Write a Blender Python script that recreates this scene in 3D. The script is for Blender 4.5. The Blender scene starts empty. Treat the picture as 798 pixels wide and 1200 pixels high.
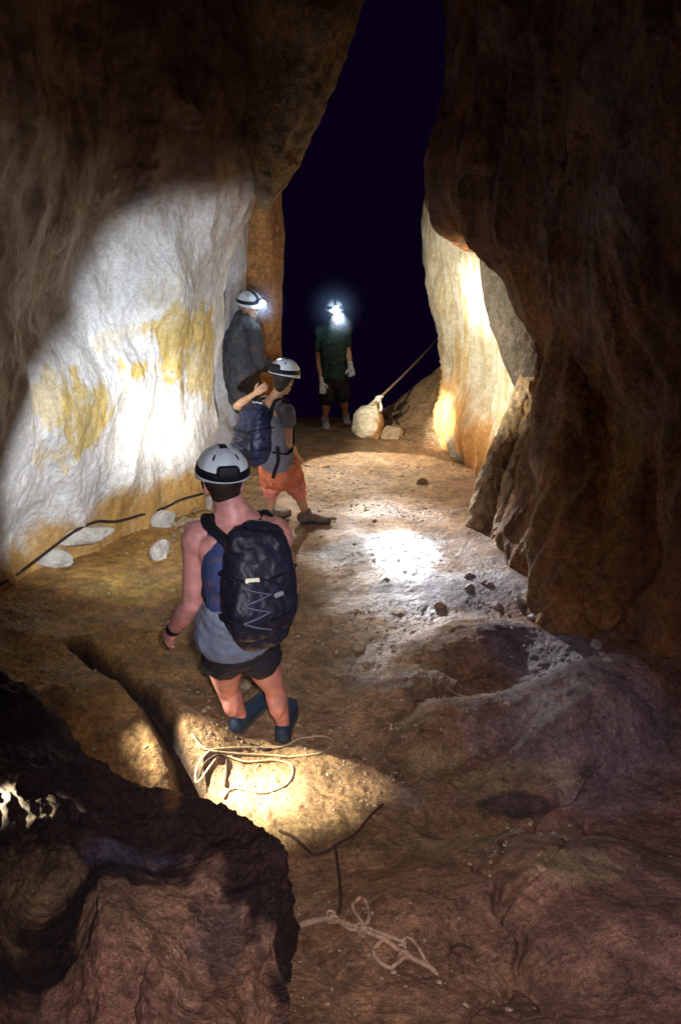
import bpy, bmesh, math, random
import numpy as np
from mathutils import Vector, Matrix
random.seed(7)
rng = np.random.default_rng(7)
R = math.radians
S = bpy.context.scene
C = S.collection

# ------------------------------------------------------------------ camera, world, exposure
CAMZ, PITCH, FPX = 3.1, 30.0, 933.0
cam = bpy.data.cameras.new("camera")
cam.sensor_fit = 'VERTICAL'; cam.sensor_height = 36; cam.lens = FPX / 1200 * 36
cam.clip_start = 0.03; cam.clip_end = 200
co = bpy.data.objects.new("camera", cam); C.objects.link(co)
co.location = (0, 0, CAMZ); co.rotation_euler = (R(90 - PITCH), 0, 0)
S.camera = co
S.render.resolution_x, S.render.resolution_y = 680, 1024
w = bpy.data.worlds.new("World"); S.world = w; w.use_nodes = True
w.node_tree.nodes['Background'].inputs[0].default_value = (0.25, 0.065, 0.72, 1)
w.node_tree.nodes['Background'].inputs[1].default_value = 0.009
S.view_settings.view_transform = 'Standard'; S.view_settings.look = 'None'
S.view_settings.exposure = 0.0; S.view_settings.gamma = 1.0

def ray(u, v):
    a, b = (u - 399) / FPX, (600 - v) / FPX
    c, s = math.cos(R(PITCH)), math.sin(R(PITCH))
    return Vector((a, c + b * s, -s + b * c))
def P(u, v, y):                       # the point at distance y into the cave seen in direction (u, v)
    d = ray(u, v)
    return Vector((0, 0, CAMZ)) + d * (y / d.y)

# ------------------------------------------------------------------ lamps (headlamps, the lamp worn beside the camera, an added side spot)
def spot(name, loc, target, watts, angle, blend, col, radius=0.02):
    l = bpy.data.lights.new(name, 'SPOT'); l.energy = watts; l.spot_size = R(angle); l.spot_blend = blend
    l.color = col; l.shadow_soft_size = radius
    o = bpy.data.objects.new(name, l); C.objects.link(o)
    o.location = loc
    o.rotation_euler = (Vector(target) - Vector(loc)).to_track_quat('-Z', 'Y').to_euler()
    return o
COLD, WARM = (0.88, 0.95, 1.0), (1.0, 0.86, 0.55)
# the photographer's own weak headlamp
spot('photographer_headlamp', (0.10, -0.02, CAMZ + 0.10), (0.32, 1.95, 0.10), 260, 67, 1.0, (1.0, 0.79, 0.88), 0.03)
spot('photographer_headlamp', (0.10, -0.02, CAMZ + 0.10), (-0.32, 2.9, 1.05), 380, 32, 1.0, (0.86, 0.88, 1.0), 0.03)
A_LAMP = P(254, 556, 3.12); A_T = P(188, 500, 6.1)
spot('headlamp_beam', A_LAMP, P(150, 545, 5.5), 400, 52, 0.55, (0.84, 0.9, 1.0))
spot('headlamp_beam', A_LAMP, P(220, 372, 6.2), 420, 39, 0.6, (0.80, 0.88, 1.0))
spot('headlamp_beam', A_LAMP, A_T, 500, 26, 1.0, (1.0, 0.99, 0.93))
spot('headlamp_beam', A_LAMP, A_T, 1000, 13, 1.0, (1.0, 0.98, 0.88))
W_LAMP = P(357, 438, 6.2)
spot('headlamp_beam', W_LAMP, P(590, 385, 7.3), 380, 84, 0.7, (1.0, 0.93, 0.76))
spot('headlamp_beam', W_LAMP, P(565, 350, 8.0), 900, 22, 1.0, (1.0, 0.98, 0.88))
spot('headlamp_beam', W_LAMP, P(480, 492, 8.6), 700, 34, 1.0, (1.0, 0.95, 0.78))
spot('headlamp_beam', W_LAMP, P(508, 490, 8.6), 4200, 14, 1.0, (1.0, 0.97, 0.85))
F_LAMP = P(393, 361, 9.58)
spot('headlamp_beam', F_LAMP, P(448, 556, 7.4), 480, 50, 0.25, (1.0, 0.86, 0.70))
spot('headlamp_beam', F_LAMP, P(488, 636, 5.5), 1600, 24, 1.0, (0.95, 0.95, 1.0))
spot('headlamp_beam', F_LAMP, P(470, 640, 5.4), 5200, 9, 1.0, (0.92, 0.96, 1.0))
L_LAMP = (-1.72, 2.85, 1.45)
spot('unseen_side_beam', L_LAMP, P(300, 926, 2.60), 1300, 25, 1.0, (1.0, 0.93, 0.72))
spot('unseen_side_beam', L_LAMP, P(300, 926, 2.60), 2200, 12, 1.0, (1.0, 0.96, 0.80))
spot('unseen_side_beam', (-1.50, 1.84, 1.16), P(40, 962, 1.86), 1000, 20, 1.0, (1.0, 0.95, 0.62))  # extra spot added low over the bench to brighten its rock tips

# ------------------------------------------------------------------ numpy noise
_perm = rng.permutation(256); _perm = np.concatenate([_perm, _perm, _perm])
_grad = rng.normal(size=(256, 3)); _grad /= np.linalg.norm(_grad, axis=1)[:, None]
def perlin(p):
    pi = np.floor(p).astype(np.int64); f = p - pi; pi &= 255
    u = f * f * f * (f * (f * 6 - 15) + 10)
    r = 0
    for dx in (0, 1):
        wx = u[..., 0] if dx else 1 - u[..., 0]
        for dy in (0, 1):
            wy = u[..., 1] if dy else 1 - u[..., 1]
            for dz in (0, 1):
                wz = u[..., 2] if dz else 1 - u[..., 2]
                h = _perm[_perm[_perm[pi[..., 0] + dx] + pi[..., 1] + dy] + pi[..., 2] + dz]
                g = _grad[h]
                d = g[..., 0] * (f[..., 0] - dx) + g[..., 1] * (f[..., 1] - dy) + g[..., 2] * (f[..., 2] - dz)
                r = r + wx * wy * wz * d
    return r * 1.6
def fbm(p, s, o=3, gain=0.5, seed=0.0):
    r, a, t = 0, 1.0, 0
    q = p * np.array(s if hasattr(s, '__len__') else (s, s, s), float) + seed
    for i in range(o):
        r = r + a * perlin(q + i * 17.3); t += a; a *= gain; q = q * 2.03
    return r / t
def ridge(p, s, o=3, seed=0.0):       # sharp creases
    return 1 - 2 * np.abs(fbm(p, s, o, 0.5, seed))
def sst(a, b, x):
    t = np.clip((x - a) / (b - a), 0, 1); return t * t * (3 - 2 * t)

# ------------------------------------------------------------------ object helpers
def link(o, parent=None):
    C.objects.link(o)
    if parent is not None: o.parent = parent
    return o
def origin_of(parent):
    p = Vector((0, 0, 0))
    while parent is not None: p = p + parent.location; parent = parent.parent
    return p
def mesh_obj(name, verts, faces, mats, parent=None, smooth=True, label=None):
    """verts in world space; they are stored relative to the parent's base"""
    me = bpy.data.meshes.new(name)
    org = origin_of(parent)
    me.from_pydata([tuple(Vector(v) - org) for v in verts], [], faces)
    me.materials.append(mats)
    if smooth: me.polygons.foreach_set('use_smooth', [True] * len(me.polygons))
    o = link(bpy.data.objects.new(name, me), parent)
    if label: o['label'] = label
    return o
def thing(name, label, cat, loc, group=None):
    o = bpy.data.objects.new(name, None); o.location = loc; o.empty_display_size = 0.1
    o['label'] = label; o['category'] = cat
    if group: o['group'] = group
    return link(o)
def grid_mesh(name, V, mat, col=None, kind='structure', parent=None):
    n, m = V.shape[:2]
    idx = np.arange(n * m).reshape(n, m)
    q = np.stack([idx[:-1, :-1], idx[1:, :-1], idx[1:, 1:], idx[:-1, 1:]], -1).reshape(-1, 4)
    me = bpy.data.meshes.new(name)
    me.vertices.add(n * m); me.vertices.foreach_set('co', V.reshape(-1).astype(np.float32))
    me.loops.add(q.size); me.loops.foreach_set('vertex_index', q.reshape(-1).astype(np.int32))
    me.polygons.add(len(q)); me.polygons.foreach_set('loop_start', np.arange(0, q.size, 4, dtype=np.int32))
    me.polygons.foreach_set('use_smooth', np.ones(len(q), bool))
    me.update(calc_edges=True)
    if col is not None:
        at = me.color_attributes.new('Col', 'FLOAT_COLOR', 'POINT')
        c = np.ones((n * m, 4), np.float32); c[:, :3] = col.reshape(-1, 3)
        at.data.foreach_set('color', c.reshape(-1))
    me.materials.append(mat)
    o = link(bpy.data.objects.new(name, me), parent)
    if kind: o['kind'] = kind
    return o
def normals(V):
    du = np.gradient(V, axis=0); dv = np.gradient(V, axis=1)
    n = np.cross(du, dv); return n / (np.linalg.norm(n, axis=-1, keepdims=True) + 1e-9)
def catmull(ctrl, n, axis):
    ctrl = np.moveaxis(ctrl, axis, 0); k = len(ctrl)
    t = np.linspace(0, k - 1, n); i = np.minimum(t.astype(int), k - 2); f = t - i
    g = lambda j: ctrl[np.clip(j, 0, k - 1)]
    f = f.reshape((-1,) + (1,) * (ctrl.ndim - 1))
    p0, p1, p2, p3 = g(i - 1), g(i), g(i + 1), g(i + 2)
    r = 0.5 * (2 * p1 + (p2 - p0) * f + (2 * p0 - 5 * p1 + 4 * p2 - p3) * f ** 2 + (3 * p1 - p0 - 3 * p2 + p3) * f ** 3)
    return np.moveaxis(r, 0, axis)
def sheet(rows, n, m):                # rows of control points, each (u, v, y) or a Vector
    g = np.array([[tuple(c if isinstance(c, Vector) else P(*c)) for c in r] for r in rows])
    return catmull(catmull(g, n, 0), m, 1)
def patch(col, V, spots, nz):         # ragged colour patches: stains, stone tones, light painted on the bench
    for (p, rad, c, k) in spots:
        p = np.array(tuple(p)); rr = np.array(rad if hasattr(rad, '__len__') else (rad,) * 3)
        d = np.sqrt((((V - p) / rr) ** 2).sum(-1)) + nz * 0.9
        wgt = sst(1.15, 0.7, d)[..., None] * k
        col = col * (1 - wgt) + np.array(c) * wgt
    return col

# ------------------------------------------------------------------ materials
def nodes(name):
    m = bpy.data.materials.new(name); m.use_nodes = True
    return m, m.node_tree.nodes, m.node_tree.links, m.node_tree.nodes['Principled BSDF']
def rock_mat(name, bump=0.6, fine=90, rough=0.75, wet=0.0, var=1.0, chips=1.0):
    m, N, L, B = nodes(name)
    geo = N.new('ShaderNodeNewGeometry'); at = N.new('ShaderNodeAttribute'); at.attribute_name = 'Col'
    def noise(s, d=6, r=0.6):
        x = N.new('ShaderNodeTexNoise'); x.inputs['Scale'].default_value = s; x.inputs['Detail'].default_value = d
        x.inputs['Roughness'].default_value = r; L.new(geo.outputs['Position'], x.inputs['Vector']); return x
    def rng_(sock, a, b, lo, hi):
        q = N.new('ShaderNodeMapRange'); q.inputs['From Min'].default_value = a; q.inputs['From Max'].default_value = b
        q.inputs['To Min'].default_value = 1 - (1 - lo) * var; q.inputs['To Max'].default_value = 1 + (hi - 1) * var
        L.new(sock, q.inputs['Value']); return q.outputs[0]
    def mul(a, b):
        q = N.new('ShaderNodeMath'); q.operation = 'MULTIPLY'; L.new(a, q.inputs[0]); L.new(b, q.inputs[1]); return q.outputs[0]
    n1, n2, n3, n4 = noise(3.2), noise(19, 8, 0.7), noise(fine, 5, 0.7), noise(fine * 2.7, 3, 0.6)
    nd = noise(5, 4, 0.6)
    wv = N.new('ShaderNodeVectorMath'); wv.operation = 'MULTIPLY_ADD'; L.new(nd.outputs['Color'], wv.inputs[0]); wv.inputs[1].default_value = (0.22, 0.22, 0.22); L.new(geo.outputs['Position'], wv.inputs[2])
    vo = N.new('ShaderNodeTexVoronoi'); vo.inputs['Scale'].default_value = 11; L.new(wv.outputs[0], vo.inputs['Vector'])
    vc = N.new('ShaderNodeTexVoronoi'); vc.feature = 'DISTANCE_TO_EDGE'; vc.inputs['Scale'].default_value = 2.6; L.new(wv.outputs[0], vc.inputs['Vector'])
    cr = N.new('ShaderNodeMapRange'); cr.inputs['From Min'].default_value = 0.0; cr.inputs['From Max'].default_value = 0.035; L.new(vc.outputs['Distance'], cr.inputs['Value'])
    f = mul(mul(rng_(n1.outputs['Fac'], .3, .7, .68, 1.25), rng_(n2.outputs['Fac'], .32, .68, .55, 1.4)), mul(rng_(n3.outputs['Fac'], .35, .65, .62, 1.35), rng_(n4.outputs['Fac'], .35, .65, .7, 1.3)))
    f = mul(f, rng_(cr.outputs[0], 0, 1, 1 - 0.25 * chips, 1.0))
    mx = N.new('ShaderNodeVectorMath'); mx.operation = 'SCALE'; L.new(at.outputs['Color'], mx.inputs[0]); L.new(f, mx.inputs['Scale'])
    L.new(mx.outputs[0], B.inputs['Base Color'])
    B.inputs['Roughness'].default_value = rough; B.inputs['Specular IOR Level'].default_value = 0.4
    if wet:
        nw = noise(2.1, 3, 0.5); mw = N.new('ShaderNodeMapRange')
        mw.inputs['From Min'].default_value = 0.45; mw.inputs['From Max'].default_value = 0.6
        mw.inputs['To Min'].default_value = rough; mw.inputs['To Max'].default_value = wet
        L.new(nw.outputs['Fac'], mw.inputs['Value']); L.new(mw.outputs[0], B.inputs['Roughness'])
    prev = None
    for (sock, dist) in ((n2.outputs['Fac'], 0.045), (vo.outputs['Distance'], 0.020 * chips), (cr.outputs[0], 0.006 * chips), (n3.outputs['Fac'], 0.014), (n4.outputs['Fac'], 0.005)):
        bp = N.new('ShaderNodeBump'); bp.inputs['Strength'].default_value = bump; bp.inputs['Distance'].default_value = max(dist, 1e-5)
        L.new(sock, bp.inputs['Height'])
        if prev: L.new(prev, bp.inputs['Normal'])
        prev = bp.outputs[0]
    L.new(prev, B.inputs['Normal'])
    return m
MUDDY = ('skin', 'skin_tan', 'navy_cloth', 'grey_blue_cloth', 'grey_shirt_cloth', 'orange_cloth', 'salmon_cloth', 'dusty_blue_cloth', 'white_helmet_plastic', 'white_work_glove', 'white_shoe', 'pale_calcite_stone', 'cream_sack', 'brown_shoe', 'pale_rope')
def simple(name, col, rough=0.7, var=0.25, scale=30, bump=0.2, bscale=60, metal=0.0, bdist=0.004, spec=0.3, sss=0):
    m, N, L, B = nodes(name)
    geo = N.new('ShaderNodeNewGeometry')
    n = N.new('ShaderNodeTexNoise'); n.inputs['Scale'].default_value = scale; n.inputs['Detail'].default_value = 5
    L.new(geo.outputs['Position'], n.inputs['Vector'])
    mr = N.new('ShaderNodeMapRange'); mr.inputs['From Min'].default_value = 0.3; mr.inputs['From Max'].default_value = 0.7
    mr.inputs['To Min'].default_value = 1 - var; mr.inputs['To Max'].default_value = 1 + var
    L.new(n.outputs['Fac'], mr.inputs['Value'])
    mx = N.new('ShaderNodeVectorMath'); mx.operation = 'SCALE'; mx.inputs[0].default_value = col
    L.new(mr.outputs[0], mx.inputs['Scale']); L.new(mx.outputs[0], B.inputs['Base Color'])
    if name in MUDDY:                  # dried mud caught on it
        nm = N.new('ShaderNodeTexNoise'); nm.inputs['Scale'].default_value = 11; nm.inputs['Detail'].default_value = 7; nm.inputs['Roughness'].default_value = 0.7
        L.new(geo.outputs['Position'], nm.inputs['Vector']); mm = N.new('ShaderNodeMapRange')
        mm.inputs['From Min'].default_value = 0.53; mm.inputs['From Max'].default_value = 0.68; mm.inputs['To Max'].default_value = 0.45 if 'helmet' in name or 'skin' in name else 0.6
        L.new(nm.outputs['Fac'], mm.inputs['Value']); mi = N.new('ShaderNodeMix'); mi.data_type = 'RGBA'
        L.new(mm.outputs[0], mi.inputs[0]); L.new(mx.outputs[0], mi.inputs[6]); mi.inputs[7].default_value = (0.17, 0.095, 0.05, 1)
        L.new(mi.outputs[2], B.inputs['Base Color'])
    B.inputs['Roughness'].default_value = rough; B.inputs['Metallic'].default_value = metal
    B.inputs['Specular IOR Level'].default_value = spec
    if bump:
        n2 = N.new('ShaderNodeTexNoise'); n2.inputs['Scale'].default_value = bscale; n2.inputs['Detail'].default_value = 6
        L.new(geo.outputs['Position'], n2.inputs['Vector'])
        bp = N.new('ShaderNodeBump'); bp.inputs['Strength'].default_value = bump; bp.inputs['Distance'].default_value = bdist
        L.new(n2.outputs['Fac'], bp.inputs['Height']); L.new(bp.outputs[0], B.inputs['Normal'])
    return m
def emit(name, col, s):
    m, N, L, B = nodes(name)
    B.inputs['Base Color'].default_value = (0.8, 0.8, 0.8, 1)
    B.inputs['Emission Color'].default_value = (*col, 1); B.inputs['Emission Strength'].default_value = s
    return m
M = dict(
    floor=rock_mat('trodden_mud_floor', 0.85, 55, 0.8, 0.45, 0.9, 0.5),
    wall=rock_mat('calcite_wall', 0.35, 60, 0.7, 0.42, 0.45, 0.5),
    rwall=rock_mat('brown_flowstone', 0.8, 60, 0.75, 0.45),
    skin=simple('skin', (0.54, 0.235, 0.20), 0.42, 0.28, 14, 0.35, 160, bdist=0.003),
    skin2=simple('skin_tan', (0.52, 0.28, 0.15), 0.45, 0.22, 14, 0.35, 160, bdist=0.003),
    hair=simple('dark_hair', (0.03, 0.018, 0.012), 0.6, 0.3, 60, 0.5, 200),
    navy=simple('navy_cloth', (0.035, 0.05, 0.13), 0.85, 0.25, 9, 0.7, 14, bdist=0.02),
    grey=simple('grey_blue_cloth', (0.17, 0.20, 0.26), 0.85, 0.2, 9, 0.7, 14, bdist=0.02),
    greyl=simple('grey_shirt_cloth', (0.19, 0.18, 0.21), 0.85, 0.2, 9, 0.7, 14, bdist=0.02),
    black=simple('black_cloth', (0.012, 0.012, 0.02), 0.75, 0.3, 12, 0.7, 16, bdist=0.02),
    pack=simple('black_nylon', (0.014, 0.013, 0.024), 0.5, 0.3, 20, 0.6, 22, bdist=0.015),
    packb=simple('blue_black_nylon', (0.014, 0.018, 0.045), 0.45, 0.5, 14, 0.6, 22, bdist=0.015),
    orange=simple('orange_cloth', (0.62, 0.17, 0.075), 0.85, 0.25, 14, 0.8, 18, bdist=0.02),
    pad=simple('salmon_cloth', (0.72, 0.22, 0.15), 0.85, 0.25, 20, 0.8, 30, bdist=0.02),
    green=simple('dark_green_cloth', (0.022, 0.05, 0.045), 0.85, 0.25, 9, 0.7, 14, bdist=0.02),
    jacket=simple('dusty_blue_cloth', (0.05, 0.056, 0.066), 0.8, 0.3, 6, 0.8, 10, bdist=0.03),
    shell=simple('white_helmet_plastic', (0.74, 0.80, 0.84), 0.35, 0.06, 8, 0.0),
    strap=simple('black_webbing', (0.008, 0.008, 0.012), 0.6, 0.2, 50, 0.3, 300),
    glove=simple('white_work_glove', (0.62, 0.60, 0.55), 0.85, 0.2, 30, 0.5, 90),
    shoe=simple('brown_shoe', (0.16, 0.11, 0.08), 0.75, 0.3, 20, 0.4, 60),
    shoeb=simple('blue_black_shoe', (0.02, 0.04, 0.07), 0.6, 0.3, 20, 0.4, 60),
    shoew=simple('white_shoe', (0.6, 0.62, 0.68), 0.6, 0.2, 20, 0.4, 60),
    sole=simple('rubber_sole', (0.05, 0.045, 0.04), 0.8, 0.2, 20, 0.2, 60),
    rope=simple('pale_rope', (0.46, 0.38, 0.22), 0.8, 0.25, 60, 0.9, 160, bdist=0.006),
    roped=simple('muddy_rope', (0.07, 0.042, 0.025), 0.85, 0.3, 60, 0.9, 160, bdist=0.006),
    ropek=simple('dark_cord', (0.03, 0.018, 0.012), 0.85, 0.3, 60, 0.5, 160),
    ropem=simple('tan_rope', (0.46, 0.33, 0.20), 0.85, 0.3, 50, 0.9, 160, bdist=0.006),
    sack=simple('cream_sack', (0.74, 0.66, 0.50), 0.85, 0.18, 10, 0.9, 18, bdist=0.02),
    sackd=simple('muddy_sack', (0.38, 0.20, 0.08), 0.85, 0.35, 10, 0.9, 18, bdist=0.02),
    wood=simple('weathered_wood', (0.34, 0.25, 0.16), 0.8, 0.3, 30, 0.6, 60),
    cord=simple('dark_grey_cord', (0.10, 0.10, 0.14), 0.7, 0.2, 30, 0),
    lens=emit('lit_lens', (0.72, 0.88, 1.0), 150),
    tag=simple('pale_print', (0.75, 0.72, 0.5), 0.4, 0.1, 30, 0),
    dark_eye=simple('eye', (0.02, 0.015, 0.01), 0.2, 0, 10, 0),
)

# ------------------------------------------------------------------ the cave floor
YP = np.array([-3, -0.5, 0.6, 1.0, 1.3, 1.7, 2.1, 2.6, 3.1, 4.5, 6.0, 8.0, 10.0, 10.7, 11.6, 14, 18, 40])
ZP = np.array([1.9, 1.5, 1.15, 0.86, 0.62, 0.38, 0.2, 0.06, 0.0, -0.24, -0.5, -0.88, -1.3, -1.5, -2.4, -7, -12, -16])
def bump2(x, y, cx, cy, rx, ry, h, a=0.0, p=1.0):
    c, s = math.cos(a), math.sin(a); dx, dy = x - cx, y - cy
    d = ((c * dx + s * dy) / rx) ** 2 + ((-s * dx + c * dy) / ry) ** 2
    return h * np.exp(-d ** p)
def base_floor(x, y):
    z = np.interp(y, YP, ZP)
    z = z + 0.20 * sst(-0.9, -2.3, x) * sst(5.5, 4.0, y)                 # bank climbing to the left wall
    z = z + 0.18 * sst(0.3, 1.9, x) * sst(1.0, 3.0, y) * sst(7, 5, y)
    z = z + 0.95 * sst(0.25, 1.7, x) * sst(9.0, 11.0, y)                   # bank rising at the foot of the far right side
    z = z + bump2(x, y, 0.42, 5.15, 0.46, 0.34, 0.08, 0.15, 1.4)           # pale lit hump
    z = z + bump2(x, y, 0.50, 4.62, 0.60, 0.30, 0.04, 0.2, 1.4)
    z = z + bump2(x, y, 1.35, 3.1, 0.55, 0.26, 0.24, 0.35, 1.8)           # smooth boulders on the right
    z = z + bump2(x, y, 1.05, 2.72, 0.42, 0.17, 0.12, 0.3, 1.8)
    z = z + bump2(x, y, 0.38, 3.35, 0.28, 0.20, 0.12, 0.3, 1.6)
    z = z + bump2(x, y, 0.62, 3.05, 0.34, 0.17, 0.13, 0.5, 1.8)
    z = z + bump2(x, y, 0.75, 3.85, 0.36, 0.22, 0.13, 0.2, 1.6)
    z = z + bump2(x, y, 0.55, 1.95, 0.62, 0.26, 0.12, 0.35, 2.2)          # ledge in front
    z = z + bump2(x, y, 1.10, 1.75, 0.45, 0.40, 0.16, 0.0, 2.0)
    z = z - bump2(x, y, 0.50, 2.35, 0.22, 0.07, 0.10, -0.25, 1.2)         # dark hollow
    z = z + bump2(x, y, -1.10, 2.95, 0.52, 0.42, 0.26, -0.35, 2.0)        # boulder on the left bank
    return z
def crack(x, y, pts, wd, dp):
    d = np.full(np.shape(x), 9.0)
    for (a, b) in zip(pts[:-1], pts[1:]):
        ax, ay, bx, by = a[0], a[1], b[0], b[1]
        t = np.clip(((x - ax) * (bx - ax) + (y - ay) * (by - ay)) / ((bx - ax) ** 2 + (by - ay) ** 2 + 1e-9), 0, 1)
        d = np.minimum(d, np.hypot(x - ax - t * (bx - ax), y - ay - t * (by - ay)))
    return -dp * np.exp(-(d / wd) ** 2)
def floor_full(x, y):
    p = np.stack([x, y, np.zeros_like(x)], -1)
    wx = x + 0.10 * fbm(p, 2.2, 2, seed=3.1); wy = y + 0.10 * fbm(p, 2.2, 2, seed=9.7)
    z = base_floor(wx, wy)
    trod = 0.55 + 0.45 * sst(0.1, 1.0, np.abs(x + 0.1)) * sst(6, 3, y)
    calm = 1 - 0.78 * sst(3.2, 4.3, y)
    z = z + 0.085 * calm * trod * fbm(p, 1.5, 3, seed=1.0)
    z = z + 0.020 * calm * trod * ridge(p, 2.6, 3, seed=5.0)
    z = z + 0.016 * (1 - 0.4 * sst(3.2, 4.3, y)) * fbm(p, 8, 3, seed=2.0) + 0.006 * ridge(p, 22, 2, seed=4.0)
    lump = np.clip(fbm(p, 14, 2, seed=8.8), 0, 1); z = z + 0.018 * (1 - 0.6 * sst(4.0, 4.8, y)) * lump * sst(1.5, 2.5, y)
    return z
def G(u, v):                           # the floor point seen in direction (u, v)
    d = ray(u, v); o = np.array((0, 0, CAMZ)); dd = np.array(tuple(d))
    ts = np.geomspace(0.8, 26, 500)
    for _ in range(2):                 # coarse, then fine
        q = o + ts[:, None] * dd; i = int(np.argmax(q[:, 2] < floor_full(q[:, 0], q[:, 1])))
        ts = np.linspace(ts[max(i - 1, 0)], ts[i], 40)
    return Vector(o + ts[-1] * dd)
def GZ(x, y): return float(floor_full(np.array([x]), np.array([y]))[0])

cr1 = [G(*p) for p in [(575, 1010), (620, 968), (668, 925), (700, 900)]]
cr2 = [G(*p) for p in [(590, 1060), (640, 1010), (690, 960)]]
cr3 = [G(*p) for p in [(560, 1010), (590, 1060), (610, 1110), (615, 1150)]]
cr4 = [G(*p) for p in [(545, 1200), (580, 1170), (600, 1140), (660, 1190)]]
NY, NX = 1000, 760
yy = np.concatenate([[-3.0, -1.5, -0.5, 0.1], np.geomspace(0.6, 38, NY - 4)])
ss = np.linspace(-1, 1, NX)
Yg, Sg = np.meshgrid(yy, ss, indexing='ij')
Xg = Sg * (1.3 + 0.60 * np.clip(Yg, 0.2, 14)) - 0.15
Zg = floor_full(Xg, Yg)
for cr in (cr1, cr2, cr3, cr4): Zg = Zg + crack(Xg + 0.02 * np.sin(Yg * 30), Yg + 0.02 * np.sin(Xg * 25), cr, 0.014, 0.05)
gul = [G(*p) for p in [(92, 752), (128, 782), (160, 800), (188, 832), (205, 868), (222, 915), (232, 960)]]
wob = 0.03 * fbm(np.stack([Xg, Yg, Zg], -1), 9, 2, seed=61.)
Zg = Zg + crack(Xg + wob, Yg - wob, gul, 0.055, 0.17)
V = np.stack([Xg, Yg, Zg], -1)
nzf = fbm(V, 2.0, 4, 0.6, 11.0); nzm = fbm(V, 7.0, 3, 0.6, 21.0)
col = np.zeros(V.shape) + np.array((0.39, 0.235, 0.115))
k = sst(0.0, 1.4, Xg + nzf * 0.6 - 0.15 * (Yg - 3))[..., None] * sst(6.5, 4.5, Yg)[..., None]
col = col * (1 - k) + np.array((0.29, 0.165, 0.12)) * k
k = sst(-0.5, -1.3, Xg + nzf * 0.5)[..., None]; col = col * (1 - k) + np.array((0.42, 0.22, 0.055)) * k
col = patch(col, V, [
    (G(455, 640), (0.62, 0.42, 0.6), (0.56, 0.53, 0.52), 0.9), (G(540, 690), (0.5, 0.4, 0.5), (0.42, 0.41, 0.47), 0.8),
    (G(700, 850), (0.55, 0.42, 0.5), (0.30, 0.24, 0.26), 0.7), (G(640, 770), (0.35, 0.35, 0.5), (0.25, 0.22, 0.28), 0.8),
    (G(420, 560), (0.7, 1.2, 0.8), (0.44, 0.31, 0.18), 0.7), (G(505, 900), (0.16, 0.10, 0.3), (0.42, 0.33, 0.16), 0.7),
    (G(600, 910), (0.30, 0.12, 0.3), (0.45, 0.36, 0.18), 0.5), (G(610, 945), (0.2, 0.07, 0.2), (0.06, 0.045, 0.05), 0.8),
    (G(470, 980), (0.5, 0.22, 0.3), (0.30, 0.20, 0.08), 0.6), (G(150, 690), (0.35, 0.3, 0.3), (0.42, 0.26, 0.06), 0.7), 
    (G(680, 1010), (0.16, 0.1, 0.3), (0.44, 0.36, 0.2), 0.6)], nzf)
gully_shade = np.clip(-crack(Xg + wob * 1.3, Yg - wob, gul, 0.06, 1.25), 0, 1)[..., None]; col = col * (1 - gully_shade) + np.array((0.045, 0.026, 0.02)) * gully_shade  # gully shade painted as a dark band into the floor colour
col = col * np.clip(1 + 0.7 * nzm[..., None], 0.4, 1.7)
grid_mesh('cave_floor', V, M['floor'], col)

# gravel: too many to count, one mesh
def stone_shape(sub, seed, rough=0.25):
    bm = bmesh.new(); bmesh.ops.create_icosphere(bm, subdivisions=sub, radius=1)
    v = np.array([tuple(q.co) for q in bm.verts]); f = [[q.index for q in p.verts] for p in bm.faces]; bm.free()
    v = v * (1 + rough * 2.2 * fbm(v, 0.9, 2, seed=seed * 3.7 + 40)[:, None])
    r_ = np.random.default_rng(seed)
    for _ in range(7):                 # chop facets
        n = r_.normal(size=3); n /= np.linalg.norm(n); d = 0.62 + 0.2 * r_.random()
        over = np.maximum(v @ n - d, 0); v = v - over[:, None] * n
    return v, f
gv, gf, base = [], [], 0
shapes = [stone_shape(1, i) for i in range(6)]
for i in range(9000):
    y = 1.3 + 8.2 * rng.random() ** 0.8; half = 0.35 + 0.11 * y
    x = rng.normal(-0.05, half * 1.1)
    if fbm(np.array([[x, y, 0]]), 1.1, 2, seed=66.)[0] < -0.12 + 0.2 * rng.random(): continue
    s = (0.0045 + 0.011 * rng.random() ** 3.5 * (0.6 + y / 6)) * (1.0 if y < 4.4 else 0.75)
    v, f = shapes[i % 6]; a = rng.random() * 6.28; ca, sa = math.cos(a), math.sin(a)
    q = v * s * np.array([1.2, 0.9, 0.65]); q = np.stack([q[:, 0] * ca - q[:, 1] * sa, q[:, 0] * sa + q[:, 1] * ca, q[:, 2]], -1)
    q = q + np.array([x, y, 0]); gv.append((q, s)); gf.append(f)
cen = np.array([q.mean(0) for q, s in gv]); cz = floor_full(cen[:, 0], cen[:, 1]); cz[crack(cen[:, 0], cen[:, 1], gul, 0.08, 1.0) < -0.15] = -9
allv = []; allf = []
for (q, s), z, f in zip(gv, cz, gf):
    if z < -8: continue
    q = q + np.array([0, 0, z - s * 0.05]); allf += [[i + base for i in t] for t in f]; allv.append(q); base += len(q)
M['gravel'] = simple('gravel_stone', (0.32, 0.245, 0.16), 0.8, 0.45, 9, 0.4, 90)
o = mesh_obj('gravel', np.concatenate(allv), allf, M['gravel']); o['kind'] = 'stuff'

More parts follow.
